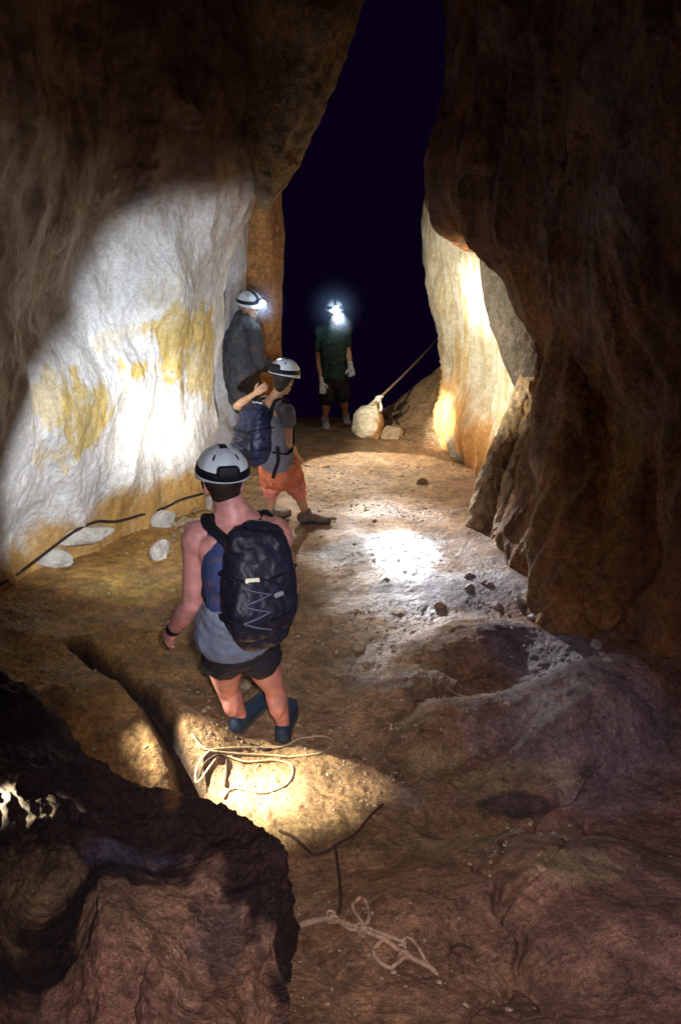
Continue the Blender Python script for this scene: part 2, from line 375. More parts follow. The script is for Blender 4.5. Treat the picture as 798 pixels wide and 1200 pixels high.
# ------------------------------------------------------------------ left wall (white calcite with ochre stains)
def dn(v, dz, dx=0, dy=0): return v + Vector((dx, dy, dz))
LW = [
    [(-420, -260, 2.4), (-120, -260, 3.6), (40, -260, 5.0), (140, -260, 5.8), (215, -260, 6.2), (290, -260, 6.6), (330, -260, 7.2), (300, -260, 8.5)],
    [(-420, -60, 2.4), (-120, -60, 3.6), (40, -60, 5.0), (140, -60, 5.7), (215, -60, 6.1), (285, -60, 6.5), (330, -60, 7.1), (300, -60, 8.5)],
    [(-420, 100, 2.4), (-120, 100, 3.5), (40, 100, 4.9), (140, 100, 5.7), (210, 100, 6.1), (275, 100, 6.4), (318, 110, 7.1), (290, 110, 8.6)],
    [(-420, 230, 2.4), (-120, 230, 3.5), (35, 230, 4.9), (130, 230, 5.6), (200, 225, 6.1), (262, 218, 6.5), (300, 212, 7.3), (285, 225, 8.8)],
    [(-420, 340, 2.4), (-120, 340, 3.5), (30, 340, 4.9), (120, 340, 5.6), (185, 335, 6.1), (240, 330, 6.55), (265, 325, 7.3), (262, 330, 9.0)],
    [(-420, 450, 2.4), (-120, 450, 3.4), (25, 450, 4.8), (110, 450, 5.4), (170, 445, 5.9), (222, 440, 6.4), (247, 430, 7.2), (255, 430, 9.2)],
    [(-420, 540, 2.3), (-130, 550, 3.4), (20, 560, 4.7), (100, 550, 5.3), (160, 530, 5.75), (215, 520, 6.25), (243, 510, 7.0), (250, 500, 9.2)],
    [(-420, 640, 2.3), (-140, 690, 3.3), (5, 670, 4.55), (80, 630, 5.1), (150, 596, 5.7), (215, 574, 6.2), (250, 562, 7.0), (255, 555, 9.2)],
]
LW.append([dn(P(*c), -0.8, -0.05, 0.05) for c in LW[-1]])
V = sheet(LW, 620, 640); n = normals(V)
if n[300, 320, 0] < 0: n = -n
d = 0.26 * fbm(V, (0.9, 0.9, 0.55), 3, seed=1.5) + 0.09 * ridge(V, (1.3, 1.3, 0.5), 2, seed=7.) + 0.05 * fbm(V, (4, 4, 2.6), 3, seed=3.)
d += 0.010 * ridge(V, (7, 7, 5), 3, seed=12.) + 0.004 * fbm(V, 32, 2, seed=2.)
for (pp, rr_, aa) in [(P(70, 500, 5), 0.8, 0.10), (P(120, 350, 5.6), 0.5, -0.12), (P(205, 330, 6.2), 0.35, 0.12), (P(150, 440, 5.8), 0.22, 0.08), (P(225, 290, 6.4), 0.25, -0.07)]:
    d = d + aa * np.exp(-(np.linalg.norm(V - np.array(tuple(pp)), axis=-1) / rr_) ** 2)
V = V + n * (d - 0.06)[..., None]
nz = fbm(V, 2.2, 4, 0.6, 5.0); nz2 = fbm(V, (8, 8, 2.5), 3, 0.6, 9.0)
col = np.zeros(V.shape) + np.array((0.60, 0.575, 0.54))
hi = sst(1.7, 2.9, V[..., 2] + 0.6 * nz + 0.25 * (V[..., 1] - 5.5))[..., None]; col = col * (1 - hi) + np.array((0.19, 0.105, 0.055)) * hi  # wall darkens upward: shade above the beams put into the colour
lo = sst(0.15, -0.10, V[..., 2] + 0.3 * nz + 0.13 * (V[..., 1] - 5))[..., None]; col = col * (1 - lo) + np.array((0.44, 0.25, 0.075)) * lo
OC = (0.54, 0.38, 0.11)
col = patch(col, V, [(P(155, 435, 5.8), (0.24, 0.3, 0.12), OC, 1), (P(210, 392, 6.3), (0.28, 0.4, 0.26), OC, 0.95), (P(232, 420, 6.6), (0.2, 0.3, 0.42), OC, 0.8),
    (P(95, 492, 5.25), (0.22, 0.3, 0.22), OC, 0.9), (P(125, 478, 5.4), (0.08, 0.3, 0.22), OC, 0.7), (P(60, 480, 4.9), (0.12, 0.3, 0.25), OC, 0.6), (P(60, 535, 4.9), (0.10, 0.3, 0.18), OC, 0.5),
    (P(200, 340, 6.2), (0.15, 0.3, 0.25), (0.5, 0.42, 0.25), 0.4), (P(150, 395, 5.8), (0.25, 0.3, 0.07), OC, 0.3)], nz * 1.5 + fbm(V, (9, 9, 4), 4, 0.7, 77.) * 1.6)
st = np.clip(nz2 * 2.2, 0, 1)[..., None] * 0.35; col = col * (1 - st) + np.array((0.40, 0.33, 0.22)) * st
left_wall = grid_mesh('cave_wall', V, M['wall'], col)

# closed rock masses: rings swept along a path, roughened
def blob_rock(name, path, rad, mat, colfn, amp=1.0, nseg=110, nring=150, flat=1.0, side=None, seed=0.0, streak=(3, 3, 0.7), parent=None, kind='structure'):
    pts = np.array([tuple(p) for p in path], float); rr = np.array([(r if hasattr(r, '__len__') else (r, r)) for r in rad], float)
    pts = catmull(pts, nring, 0); rr = catmull(rr, nring, 0)
    t = np.gradient(pts, axis=0); t /= np.linalg.norm(t, axis=1)[:, None]
    sd = np.array(side if side is not None else (1, 0, 0), float)
    a = sd - t * (t @ sd)[:, None]; a /= np.linalg.norm(a, axis=1)[:, None]; b = np.cross(t, a)
    th = np.linspace(0, 2 * math.pi, nseg)
    V = pts[:, None] + rr[:, 0, None, None] * np.cos(th)[None, :, None] * a[:, None] + rr[:, 1, None, None] * np.sin(th)[None, :, None] * b[:, None]
    nn = np.cos(th)[None, :, None] * a[:, None] + np.sin(th)[None, :, None] * b[:, None]
    nn = nn / np.linalg.norm(nn, axis=-1, keepdims=True)
    d = 0.08 * fbm(V, (2, 2, 1), 3, seed=seed) + 0.06 * ridge(V, streak, 3, seed=seed + 3) + 0.02 * fbm(V, (12, 12, 5), 3, seed=seed + 5) + 0.006 * ridge(V, 30, 2, seed=seed)
    V = V + nn * (d * amp)[..., None]
    V[:, -1] = V[:, 0]
    return grid_mesh(name, V, mat, colfn(V), kind, parent)
def streaky(c1, c2, c3=None, seed=0.0, s=(6, 6, 1.0)):
    def f(V):
        k = np.clip(0.5 + 1.3 * fbm(V, s, 4, 0.6, seed), 0, 1)[..., None]
        c = np.array(c1) * (1 - k) + np.array(c2) * k
        if c3 is not None:
            k = np.clip(1.8 * fbm(V, (10, 10, 2.5), 3, 0.6, seed + 9), 0, 1)[..., None]; c = c * (1 - k) + np.array(c3) * k
        return c
    return f
# buttress hanging from the roof, banded brown and grey
blob_rock('hanging_buttress', [P(350, -420, 7.0), P(345, -200, 6.9), P(338, -40, 6.8), P(334, 60, 6.8), P(325, 140, 6.8), P(316, 200, 6.8), P(312, 236, 6.8), P(311, 246, 6.8)],
          [(0.75, 0.8), (0.62, 0.7), (0.50, 0.6), (0.40, 0.5), (0.27, 0.42), (0.14, 0.28), (0.05, 0.12), (0.005, 0.01)], M['rwall'],
          streaky((0.30, 0.24, 0.17), (0.40, 0.22, 0.05), (0.22, 0.18, 0.15), 4.0, (7, 7, 0.8)), 1.0, seed=2.0, streak=(4.5, 4.5, 0.6))
# orange column in the recess behind it
blob_rock('orange_column', [P(300, 130, 9.0), P(304, 220, 9.0), P(305, 300, 9.0), P(304, 380, 9.0), P(300, 440, 9.1), P(292, 500, 9.2), P(285, 560, 9.3)],
          [(0.34, 0.3), (0.20, 0.3), (0.21, 0.3), (0.22, 0.3), (0.28, 0.35), (0.4, 0.4), (0.5, 0.5)], M['rwall'],
          streaky((0.42, 0.20, 0.06), (0.30, 0.13, 0.04), None, 14.0), 0.8, seed=31.0)
blob_rock('grey_flowstone', [P(268, 180, 8.6), P(268, 260, 8.6), P(266, 350, 8.6), P(262, 430, 8.6), P(258, 500, 8.4), P(255, 560, 8.0)],
          [(0.2, 0.2), (0.16, 0.2), (0.18, 0.25), (0.22, 0.25), (0.25, 0.3), (0.3, 0.3)], M['wall'],
          streaky((0.40, 0.40, 0.44), (0.36, 0.30, 0.22), None, 24.0), 0.8, seed=41.0)

# ------------------------------------------------------------------ right wall, near
RW = [
    [(574, -260, 9.5), (562, -260, 7.2), (614, -260, 5.9), (704, -260, 5.0), (800, -260, 4.0), (1000, -260, 2.8), (1400, -260, 1.6)],
    [(559, -60, 9.5), (547, -60, 7.2), (604, -60, 5.9), (694, -60, 5.0), (800, -60, 4.0), (1000, -60, 2.8), (1400, -60, 1.6)],
    [(554, 90, 9.3), (539, 90, 7.1), (598, 90, 5.9), (688, 90, 5.0), (790, 90, 4.0), (1000, 90, 2.8), (1400, 90, 1.6)],
    [(543, 190, 8.8), (525, 190, 7.0), (583, 190, 5.9), (686, 190, 5.0), (780, 190, 4.0), (1000, 190, 2.8), (1400, 190, 1.6)],
    [(567, 262, 8.2), (519, 258, 6.9), (582, 265, 5.9), (675, 270, 5.0), (770, 270, 4.0), (1000, 270, 2.8), (1400, 270, 1.6)],
    [(625, 285, 8.0), (578, 296, 6.8), (622, 322, 5.9), (660, 345, 5.05), (760, 360, 4.05), (1000, 360, 2.8), (1400, 360, 1.6)],
    [(710, 395, 7.5), (658, 395, 6.6), (660, 410, 5.8), (684, 425, 5.0), (760, 450, 4.15), (1000, 470, 2.85), (1400, 500, 1.6)],
    [(700, 480, 7.2), (645, 480, 6.3), (650, 495, 5.5), (680, 510, 4.8), (760, 540, 4.1), (1000, 590, 2.85), (1400, 640, 1.6)],
    [(675, 570, 6.8), (622, 570, 5.9), (634, 585, 5.2), (670, 610, 4.6), (760, 650, 4.0), (1000, 720, 2.75), (1400, 800, 1.6)],
    [(640, 650, 6.2), (590, 655, 5.35), (612, 690, 4.75), (665, 735, 4.25), (760, 780, 3.6), (1000, 880, 2.6), (1400, 950, 1.5)],
]
RW.append([dn(P(*c), -0.8, 0.1, 0) for c in RW[-1]])
V = sheet(RW, 620, 520); n = normals(V)
if n[300, 260, 0] > 0: n = -n
q = V.copy(); q[..., 0] += 0.35 * fbm(V, 0.9, 2, seed=88.); q[..., 1] += 0.35 * fbm(V, 0.9, 2, seed=98.); q[..., 0] += 0.25 * V[..., 2]
d = 0.20 * fbm(q, (1.0, 1.0, 0.5), 3, seed=41.5) + 0.15 * ridge(q, (1.3, 1.3, 0.35), 2, seed=47.) + 0.05 * ridge(q, (2.8, 2.8, 1.3), 3, seed=43.)
d += 0.014 * ridge(V, (9, 9, 6), 3, seed=52.) + 0.006 * fbm(V, 32, 2, seed=2.)
V = V + n * (d - 0.08)[..., None]
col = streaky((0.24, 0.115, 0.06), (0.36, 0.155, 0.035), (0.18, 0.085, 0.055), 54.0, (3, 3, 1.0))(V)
up = sst(1.4, 2.4, V[..., 2] + 0.3 * fbm(V, 2, 3, seed=3.))[..., None]; col = col * (1 - up) + col * np.array((0.5, 0.42, 0.55)) * up  # upper part painted darker, standing in for the shade up there
col = patch(col, V, [(P(700, 560, 4.5), (0.3, 0.6, 0.7), (0.34, 0.20, 0.05), 0.6), (P(640, 620, 4.9), (0.12, 0.5, 0.6), (0.42, 0.18, 0.05), 0.7)], 1.4 * fbm(V, (4, 4, 1), 3, seed=8.))
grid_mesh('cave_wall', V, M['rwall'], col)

# lit alcove wall behind it
AW = [
    [(590, -260, 11.0), (580, -260, 9.2), (590, -260, 8.4), (620, -260, 7.8), (680, -260, 7.2), (760, -260, 6.8)],
    [(570, 40, 11.0), (555, 40, 9.2), (570, 40, 8.4), (610, 40, 7.6), (680, 40, 7.0), (760, 40, 6.6)],
    [(545, 160, 11.0), (524, 160, 9.2), (545, 160, 8.4), (600, 160, 7.6), (680, 160, 7.0), (760, 160, 6.6)],
    [(528, 250, 11.0), (505, 250, 9.2), (535, 250, 8.4), (580, 250, 7.7), (640, 250, 7.2), (760, 260, 6.6)],
    [(530, 330, 11.0), (508, 330, 9.2), (535, 330, 8.5), (570, 330, 7.9), (610, 330, 7.2), (740, 330, 6.6)],
    [(540, 390, 11.0), (517, 390, 9.2), (540, 390, 8.5), (580, 395, 7.8), (612, 400, 7.1), (740, 400, 6.5)],
    [(548, 450, 11.0), (526, 450, 9.1), (548, 452, 8.4), (585, 460, 7.6), (612, 470, 6.9), (730, 480, 6.3)],
    [(535, 490, 11.0), (518, 490, 9.0), (543, 495, 8.2), (580, 505, 7.3), (605, 515, 6.7), (720, 560, 6.0)],
    [(548, 520, 11.0), (527, 524, 8.9), (548, 535, 8.1), (578, 548, 7.1), (598, 570, 6.5), (700, 640, 5.6)],
]
AW.append([dn(P(*c), -0.8, 0.05, 0) for c in AW[-1]])
V = sheet(AW, 520, 360); n = normals(V)
if n[260, 150, 0] > 0: n = -n
d = 0.10 * fbm(V, (2, 2, 0.8), 3, seed=71.5) + 0.13 * ridge(V, (3.2, 3.2, 0.4), 3, seed=77.) + 0.035 * fbm(V, (9, 9, 2), 3, seed=73.)
d += 0.015 * ridge(V, (16, 16, 5), 3, seed=72.)
V = V + n * (d - 0.05)[..., None]
col = streaky((0.60, 0.56, 0.46), (0.58, 0.52, 0.36), (0.44, 0.31, 0.12), 84.0, (9, 9, 1.0))(V)
lo = sst(0.15, -0.45, V[..., 2] + 0.4 * fbm(V, 3, 3, seed=13.))[..., None]; col = col * (1 - lo) + np.array((0.50, 0.25, 0.08)) * lo
col = patch(col, V, [(P(520, 330, 9.1), (0.09, 0.4, 0.5), (0.5, 0.38, 0.12), 0.7), (P(540, 420, 8.6), (0.08, 0.4, 0.5), (0.52, 0.33, 0.10), 0.7)], 1.2 * fbm(V, (5, 5, 1.5), 3, seed=18.))
grid_mesh('cave_wall', V, M['wall'], col)
# grey facet hanging between the lit alcove and the dark mass, and the twisted ribs below
GR = streaky((0.10, 0.08, 0.055), (0.14, 0.105, 0.07), (0.08, 0.065, 0.055), 61.0)
blob_rock('grey_rock_curtain', [P(585, 270, 7.0), P(594, 310, 6.9), P(609, 370, 6.75), P(620, 430, 6.6), P(622, 470, 6.5), P(618, 510, 6.4)],
          [(0.14, 0.3), (0.20, 0.3), (0.22, 0.25), (0.17, 0.2), (0.10, 0.12), (0.04, 0.06)], M['rwall'], GR, 0.55, seed=61.0)
SLB = streaky((0.26, 0.13, 0.06), (0.42, 0.18, 0.045), (0.44, 0.27, 0.08), 161.0, (6, 6, 0.8))
blob_rock('leaning_slab', [P(758, 235, 4.95), P(735, 285, 4.95), P(712, 350, 4.9), P(698, 430, 4.85), P(692, 530, 4.7), P(690, 630, 4.45), P(694, 720, 4.15), P(700, 800, 3.8)],
          [(0.02, 0.02), (0.14, 0.12), (0.24, 0.20), (0.31, 0.25), (0.34, 0.28), (0.36, 0.28), (0.38, 0.28), (0.4, 0.3)], M['rwall'], SLB, 0.8, 160, 240, seed=161.0, streak=(4, 4, 0.7))
RB = streaky((0.50, 0.32, 0.15), (0.56, 0.43, 0.27), (0.42, 0.20, 0.06), 66.0)
blob_rock('flowstone_rib', [P(622, 430, 6.5), P(612, 480, 6.3), P(596, 520, 6.15), P(582, 560, 6.0), P(572, 600, 5.9), P(566, 640, 5.75), P(568, 690, 5.5)],
          [0.06, 0.09, 0.11, 0.12, 0.13, 0.15, 0.2], M['rwall'], RB, 0.55, 80, 140, seed=63.0, streak=(7, 7, 1.5))
blob_rock('flowstone_rib', [P(622, 470, 6.2), P(616, 520, 6.0), P(606, 560, 5.8), P(596, 610, 5.55), P(592, 660, 5.3), P(594, 720, 5.0)],
          [0.04, 0.06, 0.07, 0.09, 0.13, 0.2], M['rwall'], RB, 0.55, 80, 140, seed=65.0, streak=(7, 7, 1.5))
blob_rock('rock_foot', [P(536, 500, 8.6), P(545, 520, 8.4), P(552, 545, 8.1), P(560, 570, 7.6)],
          [0.10, 0.16, 0.15, 0.06], M['rwall'], streaky((0.34, 0.27, 0.24), (0.42, 0.30, 0.2), None, 67.), 0.7, 60, 60, seed=67.0)

# ------------------------------------------------------------------ rock bench in the left foreground
FO = [
    [(-260, 640, 3.0), (-60, 740, 2.75), (40, 800, 2.5), (110, 872, 2.25), (165, 902, 2.12), (201, 912, 2.05), (248, 922, 2.0), (291, 948, 1.92), (322, 978, 1.82), (338, 1040, 1.62), (336, 1110, 1.42), (338, 1180, 1.24), (346, 1300, 1.0)],
    [(-260, 720, 2.6), (-60, 800, 2.35), (36, 850, 2.2), (100, 905, 2.05), (150, 935, 1.95), (186, 945, 1.92), (231, 955, 1.87), (271, 975, 1.80), (298, 1000, 1.72), (308, 1055, 1.52), (311, 1120, 1.36), (316, 1190, 1.20), (326, 1300, 0.95)],
    [(-260, 820, 2.1), (-70, 900, 1.95), (28, 945, 1.85), (85, 968, 1.80), (130, 985, 1.76), (170, 990, 1.74), (196, 1005, 1.70), (226, 1025, 1.64), (254, 1045, 1.58), (266, 1085, 1.46), (276, 1140, 1.3), (286, 1200, 1.15), (296, 1300, 0.9)],
    [(-260, 930, 1.7), (-80, 980, 1.70), (10, 1010, 1.62), (50, 1030, 1.66), (85, 1030, 1.64), (110, 1015, 1.52), (150, 1020, 1.50), (190, 1045, 1.48), (206, 1070, 1.42), (221, 1110, 1.33), (231, 1160, 1.22), (236, 1220, 1.05), (241, 1320, 0.82)],
    [(-260, 1060, 1.4), (-80, 1080, 1.40), (0, 1090, 1.34), (40, 1095, 1.42), (75, 1090, 1.40), (100, 1070, 1.32), (140, 1080, 1.30), (170, 1100, 1.27), (195, 1120, 1.23), (191, 1160, 1.16), (196, 1210, 1.06), (196, 1270, 0.94), (196, 1360, 0.75)],
    [(-260, 1300, 0.85), (-80, 1300, 0.9), (0, 1300, 0.9), (40, 1300, 0.92), (80, 1300, 0.9), (100, 1300, 0.88), (140, 1300, 0.88), (170, 1300, 0.87), (190, 1310, 0.85), (186, 1330, 0.82), (191, 1360, 0.78), (191, 1390, 0.7), (191, 1420, 0.6)],
]
top = [P(*c) for c in FO[0]]
back = [Vector((p.x + (0.02 if i > 7 else 0.0), p.y + 0.12, min(p.z - 0.45, 0.35))) for i, p in enumerate(top)]
back2 = [Vector((p.x + (0.03 if i > 7 else 0.0), p.y + 0.16, -0.6)) for i, p in enumerate(top)]
FO = [back2, back] + FO
V = sheet(FO, 520, 620); n = normals(V)
if n[400, 300, 2] < 0: n = -n
d = 0.06 * fbm(V, 2.3, 3, seed=91.) + 0.03 * ridge(V, 3.0, 3, seed=93.) + 0.020 * fbm(V, 12, 4, 0.65, seed=95.) 
ld = np.linalg.norm(V - np.array(tuple(P(40, 960, 1.86))), axis=-1); d = d + 0.05 * sst(0.4, 0.1, ld) * ridge(V, (9, 9, 22), 3, seed=55.)
d = d + (0.004 + 0.036 * sst(0.42, 0.30, np.linspace(0, 1, V.shape[0]))[:, None]) * (0.35 * ridge(V, 15, 3, seed=97.) + 1.5 * fbm(V, 5, 3, 0.6, 99.))
V = V + n * (d - 0.07)[..., None]
nz = fbm(V, 3.0, 4, 0.6, 25.0)
col = streaky((0.05, 0.027, 0.022), (0.03, 0.016, 0.015), None, 96., (4, 4, 4))(V)  # near-black base paints the shade lying over the bench
col = patch(col, V, [(P(200, 1110, 1.3), (0.34, 0.4, 0.5), (0.46, 0.28, 0.17), 1), (P(290, 1190, 1.2), (0.2, 0.25, 0.25), (0.30, 0.17, 0.10), 1), (P(140, 1060, 1.4), (0.2, 0.25, 0.3), (0.42, 0.26, 0.15), 1), (P(110, 1180, 1.1), (0.3, 0.25, 0.3), (0.36, 0.20, 0.13), 1),
    (P(165, 990, 1.75), (0.17, 0.06, 0.1), (0.13, 0.12, 0.17), 0.7), (P(255, 1080, 1.45), (0.09, 0.15, 0.2), (0.12, 0.085, 0.08), 0.6),
    (P(205, 925, 2.0), (0.06, 0.12, 0.15), (0.20, 0.09, 0.03), 0.8), (P(10, 1050, 1.5), (0.16, 0.25, 0.3), (0.26, 0.18, 0.09), 0.9)], nz * 1.5)  # lighter patches: tan rock with the light on the boulder painted in
col = col * np.clip(1 + 0.5 * fbm(V, 9, 3, 0.6, 33.)[..., None], 0.35, 1.9)
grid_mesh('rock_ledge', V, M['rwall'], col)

def cast(u, v, lift=0.0):              # first rock surface in direction (u, v), lifted off along its normal
    d = ray(u, v).normalized(); h, p, nn, *_ = S.ray_cast(bpy.context.evaluated_depsgraph_get(), Vector((0, 0, CAMZ)), d)
    if nn.dot(d) > 0: nn = -nn
    return p + nn * lift
bpy.context.view_layer.update()
# ------------------------------------------------------------------ loose stones: things
stone_mesh_cache = {}
M['stone_pale'] = simple('pale_calcite_stone', (0.46, 0.42, 0.36), 0.75, 0.25, 14, 0.8, 40, bdist=0.01)
M['stone_brown'] = simple('brown_stone', (0.32, 0.23, 0.14), 0.8, 0.35, 14, 0.8, 40, bdist=0.01)
def stone(loc, size, rot, mat, label, group=None, seed=0, name='stone', sub=3):
    key = (seed, mat.name, sub)
    if key not in stone_mesh_cache:
        v, f = stone_shape(sub, seed); me = bpy.data.meshes.new('stone'); me.from_pydata(v.tolist(), [], f)
        me.materials.append(mat); me.polygons.foreach_set('use_smooth', [sub > 3] * len(f)); stone_mesh_cache[key] = me
    o = bpy.data.objects.new(name, stone_mesh_cache[key]); o.location = loc; o.scale = size; o.rotation_euler = rot
    o['label'] = label; o['category'] = 'stone'
    if group: o['group'] = group
    return link(o)
SG3 = 'wet rubble along the foot of the right wall'
M['stone_wet'] = simple('wet_blue_grey_stone', (0.30, 0.25, 0.24), 0.6, 0.4, 14, 0.9, 40, bdist=0.01)
for i in range(14):
    k = rng.random(); p = G(520 + 190 * k + rng.normal() * 9, 665 + 105 * k + rng.normal() * 10); s = 0.018 + 0.03 * rng.random() ** 2
    stone(p + Vector((0, 0, -s * .1)), (s * 1.3, s, s * 0.8), (rng.random(), rng.random(), rng.random() * 6), M['stone_wet'],
          'wet grey rubble stone in the strip along the foot of the right wall', SG3, 30 + i % 6, sub=3)
def gz(v): return Vector((v.x, v.y, GZ(v.x, v.y)))
PG = 'pale calcite blocks along the foot of the left wall'
for (u, v, sz, rot, lab, sd) in [
    (191, 615, (0.13, 0.10, 0.16), 0.3, 'pale upright calcite block left of the blue-white helmet, upper of two', 11),
    (187, 653, (0.10, 0.08, 0.13), 0.8, 'small pale calcite block just below a larger one, left of the front caver', 12),
    (101, 624, (0.24, 0.07, 0.07), 0.75, 'long narrow white calcite slab leaning along the cord at the wall foot', 13),
    (66, 655, (0.14, 0.08, 0.09), 0.4, 'squat white calcite block at the left end of the cord', 14),
    (243, 592, (0.05, 0.05, 0.10), 0.2, 'thin pale stone standing close behind the front caver\'s helmet', 15)]:
    p = cast(u, v, 0.02); stone(p, sz, (0.1, 0.2, rot), M['stone_pale'], lab, PG, sd)
SG = 'loose stones on the passage floor'
for i in range(30):
    y = 3.3 + 5.2 * rng.random(); x = rng.normal(0.1, 0.33 + 0.07 * y)
    if abs(x + 0.4) < 0.25 and abs(y - 3.1) < 0.3 or abs(x) > 0.9 + 0.05 * y: continue
    s = 0.02 + 0.028 * rng.random() ** 2
    stone((x, y, GZ(x, y) - s * 0.1), (s * 1.2, s, s * 0.7), (0, 0, rng.random() * 6), M['stone_brown'],
          'small angular brown stone lying loose on the trodden cave floor', SG, 20 + i % 6, sub=2)
SG2 = 'rubble below the cord at the left wall'
for i in range(26):
    u = 200 + 45 * rng.random(); v = 592 + 40 * rng.random(); p = G(u, v); s = 0.02 + 0.025 * rng.random()
    stone(p + Vector((0, 0, s * .3)), (s * 1.2, s, s * 0.8), (0, 0, rng.random() * 6), M['stone_brown'],
          'small rubble stone in the pocket below the cord at the left wall', SG2, 20 + i % 6, sub=2)
for (u, v, s, lab) in [(494, 566, 0.05, 'upright tan stone on the lit floor right of the sack shadow'), (530, 510, 0.13, 'grey lavender boulder at the foot of the lit alcove')]:
    p = G(u, v); stone(p + Vector((0, 0, s * .3)), (s * 1.2, s, s * 0.9), (0, 0, u), M['stone_brown'], lab, None, int(u) % 9)

# ------------------------------------------------------------------ body building
def tube_geo(pts, rad, side=(1, 0, 0), seg=16, n=2.0, sub=3, cap=True):
    pts = [Vector(p) for p in pts]; rr = [(r if hasattr(r, '__len__') else (r, r)) for r in rad]
    if len(pts) > 2 and sub > 1:
        k = (len(pts) - 1) * sub + 1
        A = catmull(np.array([tuple(p) for p in pts]), k, 0); B = catmull(np.array(rr, float), k, 0)
        pts = [Vector(a) for a in A]; rr = [tuple(np.maximum(b, 0.0005)) for b in B]
    rings = []
    K = len(pts)
    for i, p in enumerate(pts):
        t = (pts[min(i + 1, K - 1)] - pts[max(i - 1, 0)]).normalized()
        a = Vector(side) - t * Vector(side).dot(t)
        if a.length < 1e-3: a = Vector((0, 1, 0)) - t * t.y
        a.normalize(); b = t.cross(a)
        rings.append((p, t, a, b, rr[i]))
    if cap:
        def caps(rg, sgn):
            p, t, a, b, r = rg; m = min(r); out = []
            for q in (0.35, 0.65, 0.88, 0.985):
                s = math.sqrt(1 - q * q); out.append((p + t * (sgn * m * q), t, a, b, (r[0] * s, r[1] * s)))
            return out
        rings = list(reversed(caps(rings[0], -1))) + rings + caps(rings[-1], 1)
    vs, fs = [], []
    for (p, t, a, b, r) in rings:
        for k in range(seg):
            th = 2 * math.pi * k / seg; c, s = math.cos(th), math.sin(th)
            if n != 2.0:
                c = math.copysign(abs(c) ** (2 / n), c); s = math.copysign(abs(s) ** (2 / n), s)
            vs.append(p + a * (r[0] * c) + b * (r[1] * s))
    for i in range(len(rings) - 1):
        for k in range(seg):
            k2 = (k + 1) % seg
            fs.append((i * seg + k, i * seg + k2, (i + 1) * seg + k2, (i + 1) * seg + k))
    fs.append(tuple(range(seg))[::-1]); fs.append(tuple(range((len(rings) - 1) * seg, len(rings) * seg)))
    return vs, fs
def ell_geo(c, r, fw=(0, 1, 0), up=(0, 0, 1), seg=20, cut=None):
    fw = Vector(fw).normalized(); upv = Vector(up); upv = (upv - fw * upv.dot(fw)).normalized(); rt = fw.cross(upv)
    vs, fs = [], []; NR = 14
    for i in range(NR + 1):
        ph = math.pi * i / NR
        for k in range(seg):
            th = 2 * math.pi * k / seg
            vs.append(Vector(c) + rt * (r[0] * max(math.sin(ph), .01) * math.cos(th)) + fw * (r[1] * max(math.sin(ph), .01) * math.sin(th)) + upv * (r[2] * math.cos(ph)))
    for i in range(NR):
        for k in range(seg):
            k2 = (k + 1) % seg; fs.append((i * seg + k, (i + 1) * seg + k, (i + 1) * seg + k2, i * seg + k2))
    fs.append(tuple(range(seg))); fs.append(tuple(range(NR * seg, NR * seg + seg))[::-1])
    return vs, fs
def merge(gs):
    vs, fs = [], []
    for v, f in gs:
        b = len(vs); vs += list(v); fs += [tuple(i + b for i in t) for t in f]
    return vs, fs
def solid(name, geos, mat, parent, voxel=0.008, smooth=4, label=None, noise=0.0, ns=8):
    """union of closed shapes grown into one continuous skin"""
    vs, fs = merge(geos)
    o = mesh_obj(name, vs, fs, mat, parent, label=label)
    bm = bmesh.new(); bm.from_mesh(o.data); bmesh.ops.recalc_face_normals(bm, faces=bm.faces); bm.to_mesh(o.data); bm.free()
    md = o.modifiers.new('r', 'REMESH'); md.mode = 'VOXEL'; md.voxel_size = voxel; md.use_smooth_shade = True
    if smooth:
        sm = o.modifiers.new('s', 'SMOOTH'); sm.factor = 0.5; sm.iterations = smooth
    dg = bpy.context.evaluated_depsgraph_get(); dg.update()
    me = bpy.data.meshes.new_from_object(o.evaluated_get(dg)); old = o.data
    o.modifiers.clear(); o.data = me; bpy.data.meshes.remove(old)
    me.name = name
    if not me.materials: me.materials.append(mat)
    if noise:
        c = np.empty(len(me.vertices) * 3, np.float32); nn = np.empty(len(me.vertices) * 3, np.float32)
        me.vertices.foreach_get('co', c); me.vertices.foreach_get('normal', nn); c = c.reshape(-1, 3); nn = nn.reshape(-1, 3)
        c = c + nn * (0.95 * noise * (fbm(c.astype(float), ns, 2, seed=3.) + 0.6 * ridge(c.astype(float), ns * 1.5, 2, seed=5.) - 0.25 * ridge(c.astype(float), (ns * 2.2, ns * 2.2, ns * 1.1), 2, seed=15.)))[:, None]
        me.vertices.foreach_set('co', c.reshape(-1).astype(np.float32)); me.update()
    me.polygons.foreach_set('use_smooth', [True] * len(me.polygons))
    return o
